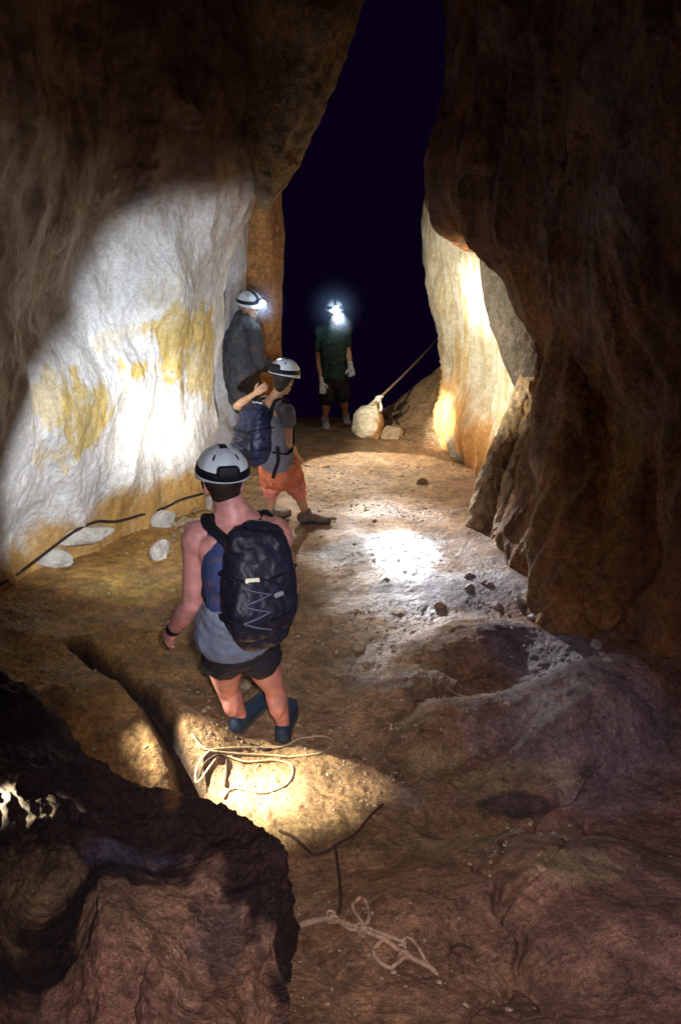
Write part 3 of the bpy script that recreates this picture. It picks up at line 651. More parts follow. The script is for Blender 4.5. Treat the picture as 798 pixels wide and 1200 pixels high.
def hand_geo(wrist, direc, normal, side, s=1.0, curl=0.5):
    """palm, four fingers of unequal length and a thumb from the side of the palm"""
    d = Vector(direc).normalized(); n = Vector(normal); n = (n - d * n.dot(d)).normalized(); r = d.cross(n) * side
    w = Vector(wrist); g = []
    palm_end = w + d * (0.085 * s)
    g.append(tube_geo([w, w + d * 0.035 * s, palm_end], [(0.026 * s, 0.019 * s), (0.036 * s, 0.017 * s), (0.038 * s, 0.014 * s)], r, 14))
    for k, ln in enumerate((0.068, 0.078, 0.073, 0.056)):
        b0 = palm_end + r * ((1.5 - k) * 0.019 * s) - d * 0.008
        d1 = (d + n * (-0.25 - 0.5 * curl) + r * (0.06 * (1.5 - k))).normalized(); d2 = (d + n * (-0.8 - 1.3 * curl)).normalized(); d3 = (d * 0.6 + n * (-1.2 - 1.3 * curl)).normalized()
        p1 = b0 + d1 * ln * 0.45 * s; p2 = p1 + d2 * ln * 0.33 * s; p3 = p2 + d3 * ln * 0.25 * s
        g.append(tube_geo([b0, p1, p2, p3], [0.0098 * s, 0.0092 * s, 0.0085 * s, 0.0075 * s], r, 8, sub=2))
    t0 = w + d * 0.022 * s + r * 0.024 * s; t1 = t0 + (d * 0.6 + r * 0.7 - n * 0.3).normalized() * 0.038 * s; t2 = t1 + (d * 0.9 + r * 0.25 - n * 0.4).normalized() * 0.03 * s
    g.append(tube_geo([t0, t1, t2], [0.0145 * s, 0.011 * s, 0.009 * s], n, 8, sub=2))
    return g
def leg_geo(h, k, a, s=1.0):
    h, k, a = Vector(h), Vector(k), Vector(a); m = h.lerp(k, 0.5)
    c1 = k.lerp(a, 0.3); c2 = k.lerp(a, 0.7); bk = Vector((0, 0, 0))
    return [tube_geo([h, m, k, c1, c2, a], [0.088 * s, 0.077 * s, 0.052 * s, 0.057 * s, 0.042 * s, 0.034 * s], (1, 0, 0), 18)]
def arm_geo(sh, e, w, s=1.0):
    sh, e, w = Vector(sh), Vector(e), Vector(w)
    return [tube_geo([sh, sh.lerp(e, 0.35), sh.lerp(e, 0.75), e], [0.055 * s, 0.047 * s, 0.041 * s, 0.036 * s], (1, 0, 0), 16),
            tube_geo([e, e.lerp(w, 0.3), e.lerp(w, 0.75), w], [0.036 * s, 0.040 * s, 0.030 * s, 0.025 * s], (1, 0, 0), 16)]
def head_geo(c, fw, up, s=1.0):
    c, fw, up = Vector(c), Vector(fw).normalized(), Vector(up); up = (up - fw * up.dot(fw)).normalized(); rt = fw.cross(up)
    f = lambda r, f_, u: c + (rt * r + fw * f_ + up * u) * s
    g = [ell_geo(f(0, -0.008, 0.025), (0.076 * s, 0.094 * s, 0.090 * s), fw, up), ell_geo(f(0, 0.022, -0.045), (0.058 * s, 0.064 * s, 0.072 * s), fw, up),
         ell_geo(f(0, 0.055, -0.095), (0.028 * s, 0.026 * s, 0.022 * s), fw, up),
         tube_geo([f(0, 0.085, 0.01), f(0, 0.100, -0.015), f(0, 0.108, -0.030)], [0.008 * s, 0.011 * s, 0.014 * s], rt, 8),
         tube_geo([f(-0.02, 0.080, -0.066), f(0, 0.088, -0.064), f(0.02, 0.080, -0.066)], [0.006 * s, 0.009 * s, 0.006 * s], up, 8),
         tube_geo([f(-0.045, 0.070, 0.022), f(0, 0.088, 0.024), f(0.045, 0.070, 0.022)], [0.009 * s, 0.009 * s, 0.009 * s], up, 8)]
    for sg in (-1, 1): g.append(ell_geo(f(sg * 0.078, -0.004, -0.012), (0.010 * s, 0.020 * s, 0.032 * s), fw, up, 10))
    return g
def shoe(parent, ankle, ground, direc, mat, label=None, s=1.0, high=True):
    d = Vector((direc[0], direc[1], direc[2] if len(direc) > 2 else 0)).normalized(); a = Vector(ankle); g = Vector(ground)
    hl = Vector((a.x, a.y, g.z + 0.035)) - d * 0.045 * s; toe = hl + d * 0.24 * s; sd = d.cross(Vector((0, 0, 1)))
    geo = [tube_geo([hl + Vector((0, 0, 0.02)), hl + d * 0.09 * s + Vector((0, 0, 0.02)), hl + d * 0.17 * s, toe], [(0.036 * s, 0.046 * s), (0.038 * s, 0.042 * s), (0.046 * s, 0.028 * s), (0.034 * s, 0.020 * s)], sd, 16)]
    if high: geo.append(tube_geo([hl + d * 0.03 + Vector((0, 0, 0.02)), Vector((a.x, a.y, a.z + 0.03))], [0.045 * s, 0.043 * s], sd, 14))
    o = solid('shoe', geo, mat, parent, 0.006, 3, label)
    z = Vector((0, 0, -0.028))
    q = tube_geo([hl + z, hl + d * 0.08 * s + z, hl + d * 0.17 * s + z, toe + z], [(0.040 * s, 0.012), (0.038 * s, 0.012), (0.050 * s, 0.012), (0.038 * s, 0.012)], sd, 16)
    mesh_obj('sole', *q, M['sole'], o)
    for i in range(4):                 # laces
        c = hl + d * (0.08 + 0.02 * i) * s + Vector((0, 0, (0.068 - 0.008 * i) * s))
        mesh_obj('lace', *tube_geo([c - sd * 0.022, c + Vector((0, 0, 0.006)), c + sd * 0.022], [0.003] * 3, (0, 0, 1), 6, sub=2), M['glove'] if mat is M['shoe'] else M['sole'], o)
    return o
def helmet(parent, c, fw, up, s=1.0, lit=False, big=0.03):
    c, fw, up = Vector(c), Vector(fw).normalized(), Vector(up); up = (up - fw * up.dot(fw)).normalized(); rt = fw.cross(up)
    a, b, h = 0.112 * s, 0.142 * s, 0.118 * s
    c0 = c + up * 0.018 * s
    def pt(th, ph, k=1.0): # th azimuth from front, ph elevation (0 = rim)
        return c0 + (rt * (a * math.sin(th)) + fw * (b * math.cos(th))) * (math.cos(ph) * k) + up * (h * math.sin(ph) * k)
    vs, fs = [], []; SEG, NR = 48, 16
    for i in range(NR):
        ph = -0.10 + (math.pi / 2 + 0.08) * i / (NR - 1)
        for j in range(SEG):
            th = 2 * math.pi * j / SEG
            k = 1 + 0.018 * math.cos(6 * th) * max(0, math.sin(2 * ph)) + (0.035 if i == 0 else 0.02 if i == 1 else 0)
            vs.append(pt(th, ph, k))
    for i in range(NR - 1):
        for j in range(SEG):
            j2 = (j + 1) % SEG; fs.append((i * SEG + j, i * SEG + j2, (i + 1) * SEG + j2, (i + 1) * SEG + j))
    fs.append(tuple(range((NR - 1) * SEG, NR * SEG)))
    o = mesh_obj('helmet', vs, fs, M['shell'], parent)
    sm = o.modifiers.new('solid', 'SOLIDIFY'); sm.thickness = 0.005; sm.offset = -1
    for i_, (th_, ph_) in enumerate(((2.2, .75), (2.5, .8), (-2.2, .75), (-2.5, .8), (0.9, .8), (-0.9, .8))):
        mesh_obj('vent', *ell_geo(pt(th_, ph_, 1.0), (0.006, 0.020, 0.006), pt(th_, ph_ + 0.1) - pt(th_, ph_), pt(th_, ph_) - c0, 10), M['strap'], o)
    def band(name, path, wd, mat=M['strap'], k=1.075):
        vs, fs = [], []
        for (th, ph, wth) in path:
            vs += [pt(th, ph - wth / h / 2, k), pt(th, ph + wth / h / 2, k)]
        for i in range(len(path) - 1): fs.append((2 * i, 2 * i + 2, 2 * i + 3, 2 * i + 1))
        q = mesh_obj(name, vs, fs, mat, o); md = q.modifiers.new('solid', 'SOLIDIFY'); md.thickness = 0.004; md.offset = 1; return q
    band('head_strap', [(2 * math.pi * i / 40, 0.22 + 0.14 * math.cos(2 * math.pi * i / 40), 0.032 * s) for i in range(41)], 0)
    # strap over the crown
    vs, fs = [], []
    for i in range(25):
        ph = 0.25 + (math.pi - 0.35) * i / 24
        q = c0 + fw * (b * math.cos(ph) * 1.06) + up * (h * math.sin(ph) * 1.055)
        vs += [q - rt * 0.016 * s, q + rt * 0.016 * s]
    for i in range(14): fs.append((2 * i, 2 * i + 1, 2 * i + 3, 2 * i + 2))
    q = mesh_obj('crown_strap', vs, fs, M['strap'], o); md = q.modifiers.new('solid', 'SOLIDIFY'); md.thickness = 0.004; md.offset = 1
    # battery box at the back
    bc = pt(math.pi, 0.28, 1.08)
    mesh_obj('battery_box', *tube_geo([bc - rt * 0.032 * s, bc + rt * 0.032 * s], [(0.018 * s, 0.028 * s)] * 2, fw, 16, 4.0), M['strap'], o)
    # headlamp housing on the front, with its lens
    lc = pt(0, 0.42, 1.10); ax = (fw - up * 0.12).normalized()
    mesh_obj('headlamp', *tube_geo([lc - ax * 0.018, lc + ax * 0.018], [(0.034 * s, 0.024 * s)] * 2, rt, 20, 3.0), M['strap'], o)
    if lit:
        mesh_obj('lamp_lens', *ell_geo(lc + ax * 0.046, (big, 0.026, big), ax, up), M['lens'], o)
    else:
        mesh_obj('lamp_lens', *ell_geo(lc + ax * 0.044, (0.018, 0.006, 0.016), ax, up), M['lens'], o)
    for sg in (-1, 1):                  # chin straps
        mesh_obj('chin_strap', *tube_geo([c + rt * sg * 0.088 * s + up * 0.03, c + rt * sg * 0.082 * s - up * 0.05 + fw * 0.03, c + fw * 0.07 - up * 0.118 * s + rt * sg * 0.01], [0.005] * 3, fw, 8), M['strap'], o)
    return o
def rot(v, ax, a): return Matrix.Rotation(a, 3, ax) @ Vector(v)

def backpack(label, bottom, top, right, normal, wdt, dep, mat, base, extras=True):
    t = thing('backpack', label, 'backpack', base)
    b, tp = Vector(bottom), Vector(top); ax = (tp - b); Lh = ax.length; ax.normalize(); r = Vector(right).normalized(); nrm = Vector(normal).normalized()
    at = lambda k, n_, s_=0: b + ax * (Lh * k) + nrm * (dep * n_) + r * (wdt * s_)
    solid('pack_body', [tube_geo([at(0.0, 0), at(0.18, 0.05), at(0.5, 0.06), at(0.8, 0.0), at(1.0, -0.12)],
          [(wdt * .40, dep * .38), (wdt * .5, dep * .5), (wdt * .5, dep * .52), (wdt * .46, dep * .44), (wdt * .34, dep * .28)], r, 24, 3.0)], mat, t, 0.008, 3, noise=0.010, ns=9)
    solid('front_pocket', [tube_geo([at(0.08, 0.48), at(0.3, 0.62), at(0.55, 0.52)], [(wdt * .34, dep * .18), (wdt * .38, dep * .22), (wdt * .30, dep * .14)], r, 20, 3.0)], M['pack'], t, 0.007, 3, noise=0.008, ns=12)
    solid('top_lid', [tube_geo([at(0.84, 0.3), at(0.97, 0.12), at(1.03, -0.15)], [(wdt * .38, dep * .14), (wdt * .40, dep * .2), (wdt * .32, dep * .12)], r, 20, 3.0)], mat, t, 0.007, 3, noise=0.008, ns=12)
    for sg in (-1, 1):
        mesh_obj('side_strap', *tube_geo([at(0.62, 0.72, sg * 0.22), at(0.66, 0.45, sg * 0.45), at(0.66, 0.0, sg * 0.55), at(0.64, -0.35, sg * 0.48)], [(0.003, 0.010)] * 4, (0, 0, 1), 8), M['strap'], t)
        mesh_obj('side_strap', *tube_geo([at(0.22, 0.92, sg * 0.2), at(0.24, 0.6, sg * 0.46), at(0.22, 0.0, sg * 0.56)], [(0.003, 0.010)] * 3, (0, 0, 1), 8), M['strap'], t)
    mesh_obj('grab_loop', *tube_geo([at(1.0, -0.3, -0.1), at(1.12, -0.3, 0), at(1.0, -0.3, 0.1)], [0.007] * 3, nrm, 8), M['strap'], t)
    for i in range(5):                 # bungee zigzag over the pocket
        s0 = -1 if i % 2 else 1
        mesh_obj('bungee_cord', *tube_geo([at(0.12 + 0.09 * i, 0.88, 0.2 * s0), at(0.165 + 0.09 * i, 0.95, 0), at(0.21 + 0.09 * i, 0.86, -0.2 * s0)], [0.0035] * 3, nrm, 6), M['cord'], t)
    return t, at

# ------------------------------------------------------------------ the front caver (back to the camera)
def floor_at(p, lift=0.0): return Vector((p.x, p.y, GZ(p.x, p.y) + lift))
def shift(z0, p): return p
A = thing('person', 'nearest caver, back turned, in navy tank top and black shorts under a bluish white helmet', 'person', floor_at(P(306, 858, 3.10)))
ja = dict(hip=P(281, 752, 2.80), waist=P(283, 715, 2.76), chest=P(284, 655, 2.84), neck=P(275, 606, 2.94), head=P(262, 567, 3.0),
          ls=P(233, 628, 2.88), le=P(226, 708, 2.80), lw=P(203, 738, 2.90), rs=P(322, 622, 3.04), re=P(340, 690, 3.06), rw=P(322, 712, 3.26),
          lh=P(263, 768, 2.84), lk=P(266, 808, 2.96), rh=P(303, 766, 2.86), rk=P(321, 806, 2.97))
la = floor_at(P(284, 859, 3.02), 0.075); ra = floor_at(P(333, 861, 3.02), 0.075)
hfA = (A_T - ja['head']).normalized(); hfA = Vector((hfA.x, hfA.y, hfA.z * 0.65)).normalized(); sdA = (ja['rs'] - ja['ls']).normalized()
body = [tube_geo([ja['hip'], ja['waist'], ja['chest'], ja['neck'] - Vector((0, 0, 0.04))], [(0.155, 0.115), (0.138, 0.10), (0.165, 0.115), (0.11, 0.075)], sdA, 24),
        tube_geo([ja['ls'] + Vector((0.03, 0, 0)), ja['neck'] - Vector((0, 0, .045)), ja['rs'] - Vector((0.03, 0, 0))], [0.066, 0.080, 0.066], (0, 1, 0), 16),
        tube_geo([ja['neck'] - Vector((0, 0, 0.05)), ja['neck'], ja['head'] - Vector((0, 0, 0.02))], [0.095, 0.074, 0.064], (1, 0, 0), 16)]
body += head_geo(ja['head'], hfA, (0, 0, 1)) + arm_geo(ja['ls'], ja['le'], ja['lw'], 1.27) + arm_geo(ja['rs'], ja['re'], ja['rw'], 1.2)
body += leg_geo(ja['lh'], ja['lk'], la, 0.98) + leg_geo(ja['rh'], ja['rk'], ra, 0.98)
body += hand_geo(ja['lw'], (ja['lw'] - ja['le']), (-0.8, -0.5, 0.2), 1, 1.12, 0.25) + hand_geo(ja['rw'], (ja['rw'] - ja['re']), (0.8, -0.3, 0.4), -1, 1.0, 0.4)
for sh_, e_, sg in ((ja['ls'], ja['le'], -1), (ja['rs'], ja['re'], 1)):   # deltoid, shoulder blade, trapezius
    body.append(ell_geo(sh_.lerp(e_, 0.10), (0.075, 0.072, 0.085)))
    body.append(ell_geo(sh_.lerp(ja['chest'], 0.38) + Vector((0, -0.055, -0.01)), (0.065, 0.04, 0.085)))
    body.append(tube_geo([ja['neck'] + Vector((0.03 * sg, 0, 0.03)), ja['neck'].lerp(sh_, 0.45) + Vector((0, 0, 0.005)), sh_], [0.045, 0.052, 0.05], (0, 1, 0), 14))
    body.append(ell_geo(e_, (0.043, 0.043, 0.045)))
for k_, a_ in ((ja['lk'], la), (ja['rk'], ra)):
    c_ = k_.lerp(a_, 0.32); body.append(ell_geo(c_ + Vector((0, -0.022, 0)), (0.046, 0.045, 0.10)))
    body.append(ell_geo(k_ + Vector((0, 0.015, 0)), (0.05, 0.05, 0.055)))
solid('body', body, M['skin'], A, 0.006, 5)
hr = ja['head']
solid('hair', [ell_geo(hr - hfA * 0.014 + Vector((0, 0, 0.028)), (0.082, 0.094, 0.088), hfA), ell_geo(hr - hfA * 0.045 - Vector((0, 0, 0.03)), (0.064, 0.045, 0.05), hfA)], M['hair'], A, 0.006, 3)
helmet(A, hr + Vector((0, 0, 0.035)), hfA, (0.10, -0.02, 1), 0.97)
solid('tank_top', [tube_geo([ja['hip'] + Vector((0, 0, 0.06)), ja['waist'], ja['chest'], ja['neck'] - Vector((0, 0, 0.09))], [(0.172, 0.135), (0.156, 0.118), (0.176, 0.130), (0.105, 0.085)], sdA, 24)] +
      [tube_geo([ja['neck'] - Vector((0, 0, 0.10)) + sdA * sg * 0.09 - Vector((0, 0.09, 0)), ja['neck'] - Vector((0, 0, 0.015)) + sdA * sg * 0.098, ja['neck'] - Vector((0, -0.09, 0.10)) + sdA * sg * 0.09], [(0.03, 0.022)] * 3, sdA, 10) for sg in (-1, 1)],
      M['navy'], A, 0.007, 3, noise=0.008)
solid('shirt_hem', [tube_geo([ja['hip'] + Vector((0, 0, 0.075)), ja['hip'] + Vector((0, -.005, 0.11)), ja['waist']], [(0.190, 0.156), (0.190, 0.158), (0.168, 0.135)], sdA, 24)], M['grey'], A, 0.007, 3, 'pale grey-blue shirt tail below the backpack', noise=0.010)
solid('shorts', [tube_geo([ja['hip'] + Vector((0, 0, 0.04)), ja['hip'] + Vector((0, 0, 0.02))], [(0.165, 0.130), (0.172, 0.140)], sdA, 24)] +
      [tube_geo([ja[h] + Vector((0, 0, 0.03)), ja[h].lerp(ja[k], 0.04)], [0.102, 0.106], (1, 0, 0), 18) for h, k in (('lh', 'lk'), ('rh', 'rk'))], M['black'], A, 0.007, 3, noise=0.012)
shoe(A, la, la - Vector((0, 0, .075)), (0.45, 0.85, 0), M['shoeb'], high=False, s=1.1); shoe(A, ra, ra - Vector((0, 0, .075)), (0.10, 0.95, 0), M['shoeb'], high=False, s=1.1)
wq = ja['le'].lerp(ja['lw'], 0.93); wd = (ja['lw'] - ja['le']).normalized()
mesh_obj('wrist_strap', *tube_geo([wq - wd * 0.022, wq + wd * 0.022], [0.035, 0.034], (1, 0, 0), 16, cap=False), M['strap'], A)
nA = Vector((0.05, -0.92, 0.38)).normalized()
bp1, at = backpack('black backpack with bungee cords on the back of the front caver in the tank top', P(305, 738, 2.62), P(303, 628, 2.74), sdA, nA, 0.30, 0.21, M['pack'], P(300, 745, 2.60))
for sg in (-1, 1):
    mesh_obj('shoulder_strap', *tube_geo([at(0.15, -0.4, sg * 0.42), at(0.8, -0.2, sg * 0.34), ja['neck'] + sdA * (0.105 * sg) + Vector((0, -0.055, -0.005)), ja['neck'] + sdA * (0.11 * sg) + Vector((0, 0.03, -0.0)), ja['chest'] + sdA * (0.13 * sg) + Vector((0, 0.14, 0.05)), ja['waist'] + sdA * (0.16 * sg) + Vector((0, 0.09, 0.04)), at(0.15, -0.4, sg * 0.5)],
             [(0.032, 0.009)] * 7, sdA, 10), M['strap'], bp1)
mesh_obj('reflective_badge', *tube_geo([at(0.60, 0.62, -0.16), at(0.60, 0.64, 0.02)], [(0.004, 0.014)] * 2, nA, 8), M['tag'], bp1)
mesh_obj('buckle', *tube_geo([at(0.45, 0.80, 0.26), at(0.47, 0.80, 0.36)], [(0.006, 0.011)] * 2, nA, 8), M['greyl'], bp1)

# ------------------------------------------------------------------ the caver in orange shorts
Wp = thing('person', 'caver in grey T-shirt and orange shorts with salmon knee pads, one elbow raised, looking right', 'person', floor_at(P(345, 606, 6.12)))
jw = dict(hip=P(326, 548, 6.02), waist=P(322, 528, 5.98), chest=P(317, 498, 6.02), neck=P(320, 470, 6.06), head=P(333, 446, 6.08),
          rs=P(337, 483, 5.94), re=P(338, 520, 5.92), rw=P(350, 538, 6.08), ls=P(300, 478, 6.20), le=P(277, 476, 6.12), lw=P(299, 461, 6.04),
          rh=P(337, 550, 5.98), rk=P(347, 569, 6.04), lh=P(317, 550, 6.06), lk=P(318, 570, 6.08))
raw = floor_at(P(359, 607, 6.05), 0.08); law = floor_at(P(317, 606, 6.08), 0.08)
hfW = (P(513, 470, 8.5) - jw['head']).normalized(); sdW = (jw['rs'] - jw['ls']).normalized()
body = [tube_geo([jw['hip'], jw['waist'], jw['chest'], jw['neck'] - Vector((0, 0, .03))], [(0.15, 0.115), (0.125, 0.10), (0.14, 0.11), (0.09, 0.07)], sdW, 22),
        tube_geo([jw['ls'], jw['neck'] - Vector((0, 0, .04)), jw['rs']], [0.045, 0.055, 0.045], (0, 0, 1), 14),
        tube_geo([jw['neck'] - Vector((0, 0, .04)), jw['neck'], jw['head'] - Vector((0, 0, .02))], [0.06, 0.050, 0.048], (1, 0, 0), 14)]
body += head_geo(jw['head'], hfW, (0, 0, 1), 0.95) + arm_geo(jw['rs'], jw['re'], jw['rw'], 0.9) + arm_geo(jw['ls'], jw['le'], jw['lw'], 0.85)
body += leg_geo(jw['rh'], jw['rk'], raw, 0.92) + leg_geo(jw['lh'], jw['lk'], law, 0.92)
body += hand_geo(jw['rw'], (jw['rw'] - jw['re']), (0.2, -0.9, 0.2), 1, 0.9, 0.5) + hand_geo(jw['lw'], (jw['lw'] - jw['le']), (0, -0.9, 0.4), -1, 0.9, 0.8)
solid('body', body, M['skin2'], Wp, 0.0075, 4)
solid('hair', [ell_geo(jw['head'] - hfW * 0.016 + Vector((0, 0, 0.026)), (0.08, 0.09, 0.085), hfW), ell_geo(jw['head'] - hfW * 0.06 - Vector((0, 0, 0.04)), (0.05, 0.04, 0.06), hfW)], M['hair'], Wp, 0.008, 3)
helmet(Wp, jw['head'] + Vector((0, 0, 0.04)), hfW, (-0.05, -0.1, 1), 1.0)
solid('t_shirt', [tube_geo([jw['hip'] + Vector((0, 0, .03)), jw['waist'], jw['chest'], jw['neck'] - Vector((0, 0, 0.06))], [(0.165, 0.130), (0.145, 0.118), (0.155, 0.125), (0.095, 0.08)], sdW, 22),
      tube_geo([jw['ls'], jw['neck'] - Vector((0, 0, .055)), jw['rs']], [0.052, 0.06, 0.055], (0, 0, 1), 14), tube_geo([jw['rs'], jw['rs'].lerp(jw['re'], 0.30)], [0.064, 0.060], (1, 0, 0), 14),
      tube_geo([jw['ls'], jw['ls'].lerp(jw['le'], 0.35)], [0.060, 0.058], (0, 0, 1), 14)], M['greyl'], Wp, 0.008, 3, noise=0.010)
solid('shorts', [tube_geo([jw['hip'] + Vector((0, 0, .05)), jw['hip'] - Vector((0, 0, .07))], [(0.16, 0.125), (0.17, 0.135)], sdW, 22)] +
      [tube_geo([jw[h], jw[h].lerp(jw[k], 0.5)], [0.105, 0.100], (1, 0, 0), 16) for h, k in (('lh', 'lk'), ('rh', 'rk'))], M['orange'], Wp, 0.008, 3, noise=0.014)
for k, a_ in (('rk', raw), ('lk', law)):
    solid('knee_pad', [tube_geo([jw[k] + Vector((0, 0, 0.05)), jw[k] - Vector((0, 0, 0.015)), jw[k].lerp(a_, 0.22)], [0.074, 0.088, 0.068], (1, 0, 0), 16)], M['pad'], Wp, 0.007, 2, noise=0.012, ns=16)
shoe(Wp, raw, raw - Vector((0, 0, .08)), (0.95, 0.0, 0), M['shoe'], s=1.05); shoe(Wp, law, law - Vector((0, 0, .08)), (0.7, 0.5, 0), M['shoe'], s=1.0)
nW = sdW.cross(Vector((0, 0, 1))).normalized()
if nW.y > 0: nW = -nW
nW = (nW + Vector((0, 0, 0.12))).normalized()
cw = jw['chest'] + nW * 0.20
bp2, at = backpack('blue-black backpack with a hanging strap on the caver in orange shorts', jw['waist'] + nW * 0.20 + Vector((-.03, 0, -0.01)), jw['neck'] + nW * 0.16 + Vector((-.03, 0, -0.05)), sdW, nW, 0.32, 0.2, M['packb'], cw)
for sg in (-1, 1):
    mesh_obj('shoulder_strap', *tube_geo([at(0.8, -0.4, sg * 0.3), jw['neck'] + sdW * (0.09 * sg) + nW * 0.06 + Vector((0, 0, 0.015)), jw['neck'] + sdW * (0.10 * sg) - nW * 0.06, jw['chest'] + sdW * (0.12 * sg) - nW * 0.13, jw['waist'] + sdW * (0.16 * sg) - nW * 0.03, at(0.1, -0.4, sg * 0.5)], [(0.026, 0.008)] * 6, sdW, 10), M['strap'], bp2)
mesh_obj('hanging_strap', *tube_geo([P(325, 524, 5.78), P(326, 540, 5.77), P(322, 552, 5.78), P(320, 560, 5.80)], [(0.014, 0.006)] * 4, (1, 0, 0), 8), M['strap'], bp2)

# ------------------------------------------------------------------ the far caver facing the camera
Fp = thing('person', 'distant caver in dark green shirt and white gloves facing the camera with headlamp lit', 'person', floor_at(P(394, 493, 10.0)))
jf = dict(hip=P(391, 437, 10), waist=P(391, 420, 10), chest=P(390, 398, 10), neck=P(390, 381, 9.97), head=P(392, 367, 9.93),
          rs=P(374, 389, 10), re=P(373, 421, 10.02), rw=P(377, 448, 9.9), ls=P(405, 388, 10), le=P(408, 412, 10), lw=P(411, 430, 9.85),
          rh=P(384, 442, 10), rk=P(383, 468, 9.92), lh=P(398, 442, 10), lk=P(402, 465, 9.95))
raf = floor_at(P(381, 492, 10.0), 0.08); laf = floor_at(P(405, 487, 10.25), 0.08)
hfF = (P(455, 560, 5.4) - jf['head']).normalized(); hfF.z *= 0.45; hfF.normalize()
body = [tube_geo([jf['hip'], jf['waist'], jf['chest'], jf['neck'] - Vector((0, 0, .04))], [(0.155, 0.11), (0.14, 0.10), (0.165, 0.11), (0.11, 0.07)], (1, 0, 0), 20),
        tube_geo([jf['ls'], jf['neck'] - Vector((0, 0, .05)), jf['rs']], [0.055, 0.06, 0.055], (0, 0, 1), 14), tube_geo([jf['neck'] - Vector((0, 0, .05)), jf['head'] - Vector((0, 0, .02))], [0.06, 0.055], (1, 0, 0), 14)]
body += head_geo(jf['head'], hfF, (0, 0, 1)) + arm_geo(jf['rs'], jf['re'], jf['rw']) + arm_geo(jf['ls'], jf['le'], jf['lw']) + leg_geo(jf['rh'], jf['rk'], raf) + leg_geo(jf['lh'], jf['lk'], laf)
solid('body', body, M['skin2'], Fp, 0.009, 4)
for sg in (-1, 1):
    e = jf['head'] + hfF * 0.084 + Vector((0.03 * sg, 0, 0.0)); mesh_obj('eye', *ell_geo(e, (0.011, 0.006, 0.007), hfF), M['dark_eye'], Fp)
solid('shirt', [tube_geo([jf['hip'] + Vector((0, 0, -.02)), jf['waist'], jf['chest'], jf['neck'] - Vector((0, 0, .05))], [(0.185, 0.14), (0.17, 0.13), (0.19, 0.135), (0.12, 0.09)], (1, 0, 0), 20),
      tube_geo([jf['ls'], jf['neck'] - Vector((0, 0, .055)), jf['rs']], [0.065, 0.07, 0.065], (0, 0, 1), 14)] + [tube_geo([jf[a_], jf[a_].lerp(jf[b_], .55)], [0.072, 0.068], (1, 0, 0), 14) for a_, b_ in (('rs', 're'), ('ls', 'le'))], M['green'], Fp, 0.010, 3, noise=0.014)
solid('shorts', [tube_geo([jf['hip'] + Vector((0, 0, .04)), jf['hip'] - Vector((0, 0, .08))], [(0.17, 0.13), (0.18, 0.14)], (1, 0, 0), 20)] + [tube_geo([jf[h], jf[h].lerp(jf[k], 0.92)], [0.11, 0.105], (1, 0, 0), 16) for h, k in (('lh', 'lk'), ('rh', 'rk'))], M['black'], Fp, 0.010, 3, noise=0.014)
for w_, e_, sg in (('rw', 're', 1), ('lw', 'le', -1)):
    dd = jf[w_] - jf[e_]; solid('glove', hand_geo(jf[w_], dd, (0, 0.9, 0.3), sg, 1.2, 0.6) + [tube_geo([jf[w_] - dd.normalized() * .05, jf[w_] + dd.normalized() * .02], [0.036, 0.034], (1, 0, 0), 14)], M['glove'], Fp, 0.006, 2)
helmet(Fp, jf['head'] + Vector((0, 0, 0.04)), hfF, (0, 0, 1), 1.0, True, 0.036)
shoe(Fp, raf, raf - Vector((0, 0, .08)), (0.1, -0.9, 0), M['shoew'], s=1.15); shoe(Fp, laf, laf - Vector((0, 0, .08)), (0.15, -0.9, 0), M['shoew'], s=1.15)

# ------------------------------------------------------------------ the caver beside the left wall
Gp = thing('person', 'caver in dusty grey-blue jacket standing sideways behind the white wall with headlamp lit', 'person', floor_at(P(292, 530, 8.35)))
jg = dict(hip=P(286, 458, 8.35), waist=P(284, 435, 8.33), chest=P(286, 400, 8.33), neck=P(288, 375, 8.33), head=P(293, 361, 8.33),
          rs=P(298, 388, 8.16), re=P(303, 422, 8.12), rw=P(318, 432, 8.2), ls=P(280, 386, 8.5), le=P(300, 425, 8.55), lw=P(315, 425, 8.5),
          rh=P(290, 465, 8.28), rk=P(296, 500, 8.25), lh=P(283, 465, 8.42), lk=P(285, 500, 8.42))
rag = floor_at(P(296, 535, 8.25), 0.08); lag = floor_at(P(280, 535, 8.45), 0.08)
hfG = Vector((0.70, -0.66, -0.12)).normalized(); sdG = Vector((0.12, -0.99, 0))
body = [tube_geo([jg['hip'], jg['waist'], jg['chest'], jg['neck']], [(0.155, 0.11), (0.14, 0.10), (0.165, 0.11), (0.09, 0.07)], sdG, 20), tube_geo([jg['neck'] - Vector((0, 0, .05)), jg['head'] - Vector((0, 0, .02))], [0.06, 0.055], (1, 0, 0), 14)]
body += head_geo(jg['head'], hfG, (0, 0, 1)) + arm_geo(jg['rs'], jg['re'], jg['rw']) + arm_geo(jg['ls'], jg['le'], jg['lw']) + leg_geo(jg['rh'], jg['rk'], rag) + leg_geo(jg['lh'], jg['lk'], lag)
body += hand_geo(jg['rw'], (1, 0, -0.3), (0, -1, 0.3), 1, 1, 0.7) + hand_geo(jg['lw'], (1, 0, -0.3), (0, 1, 0.3), -1, 1, 0.7)
solid('body', body, M['skin2'], Gp, 0.009, 4)
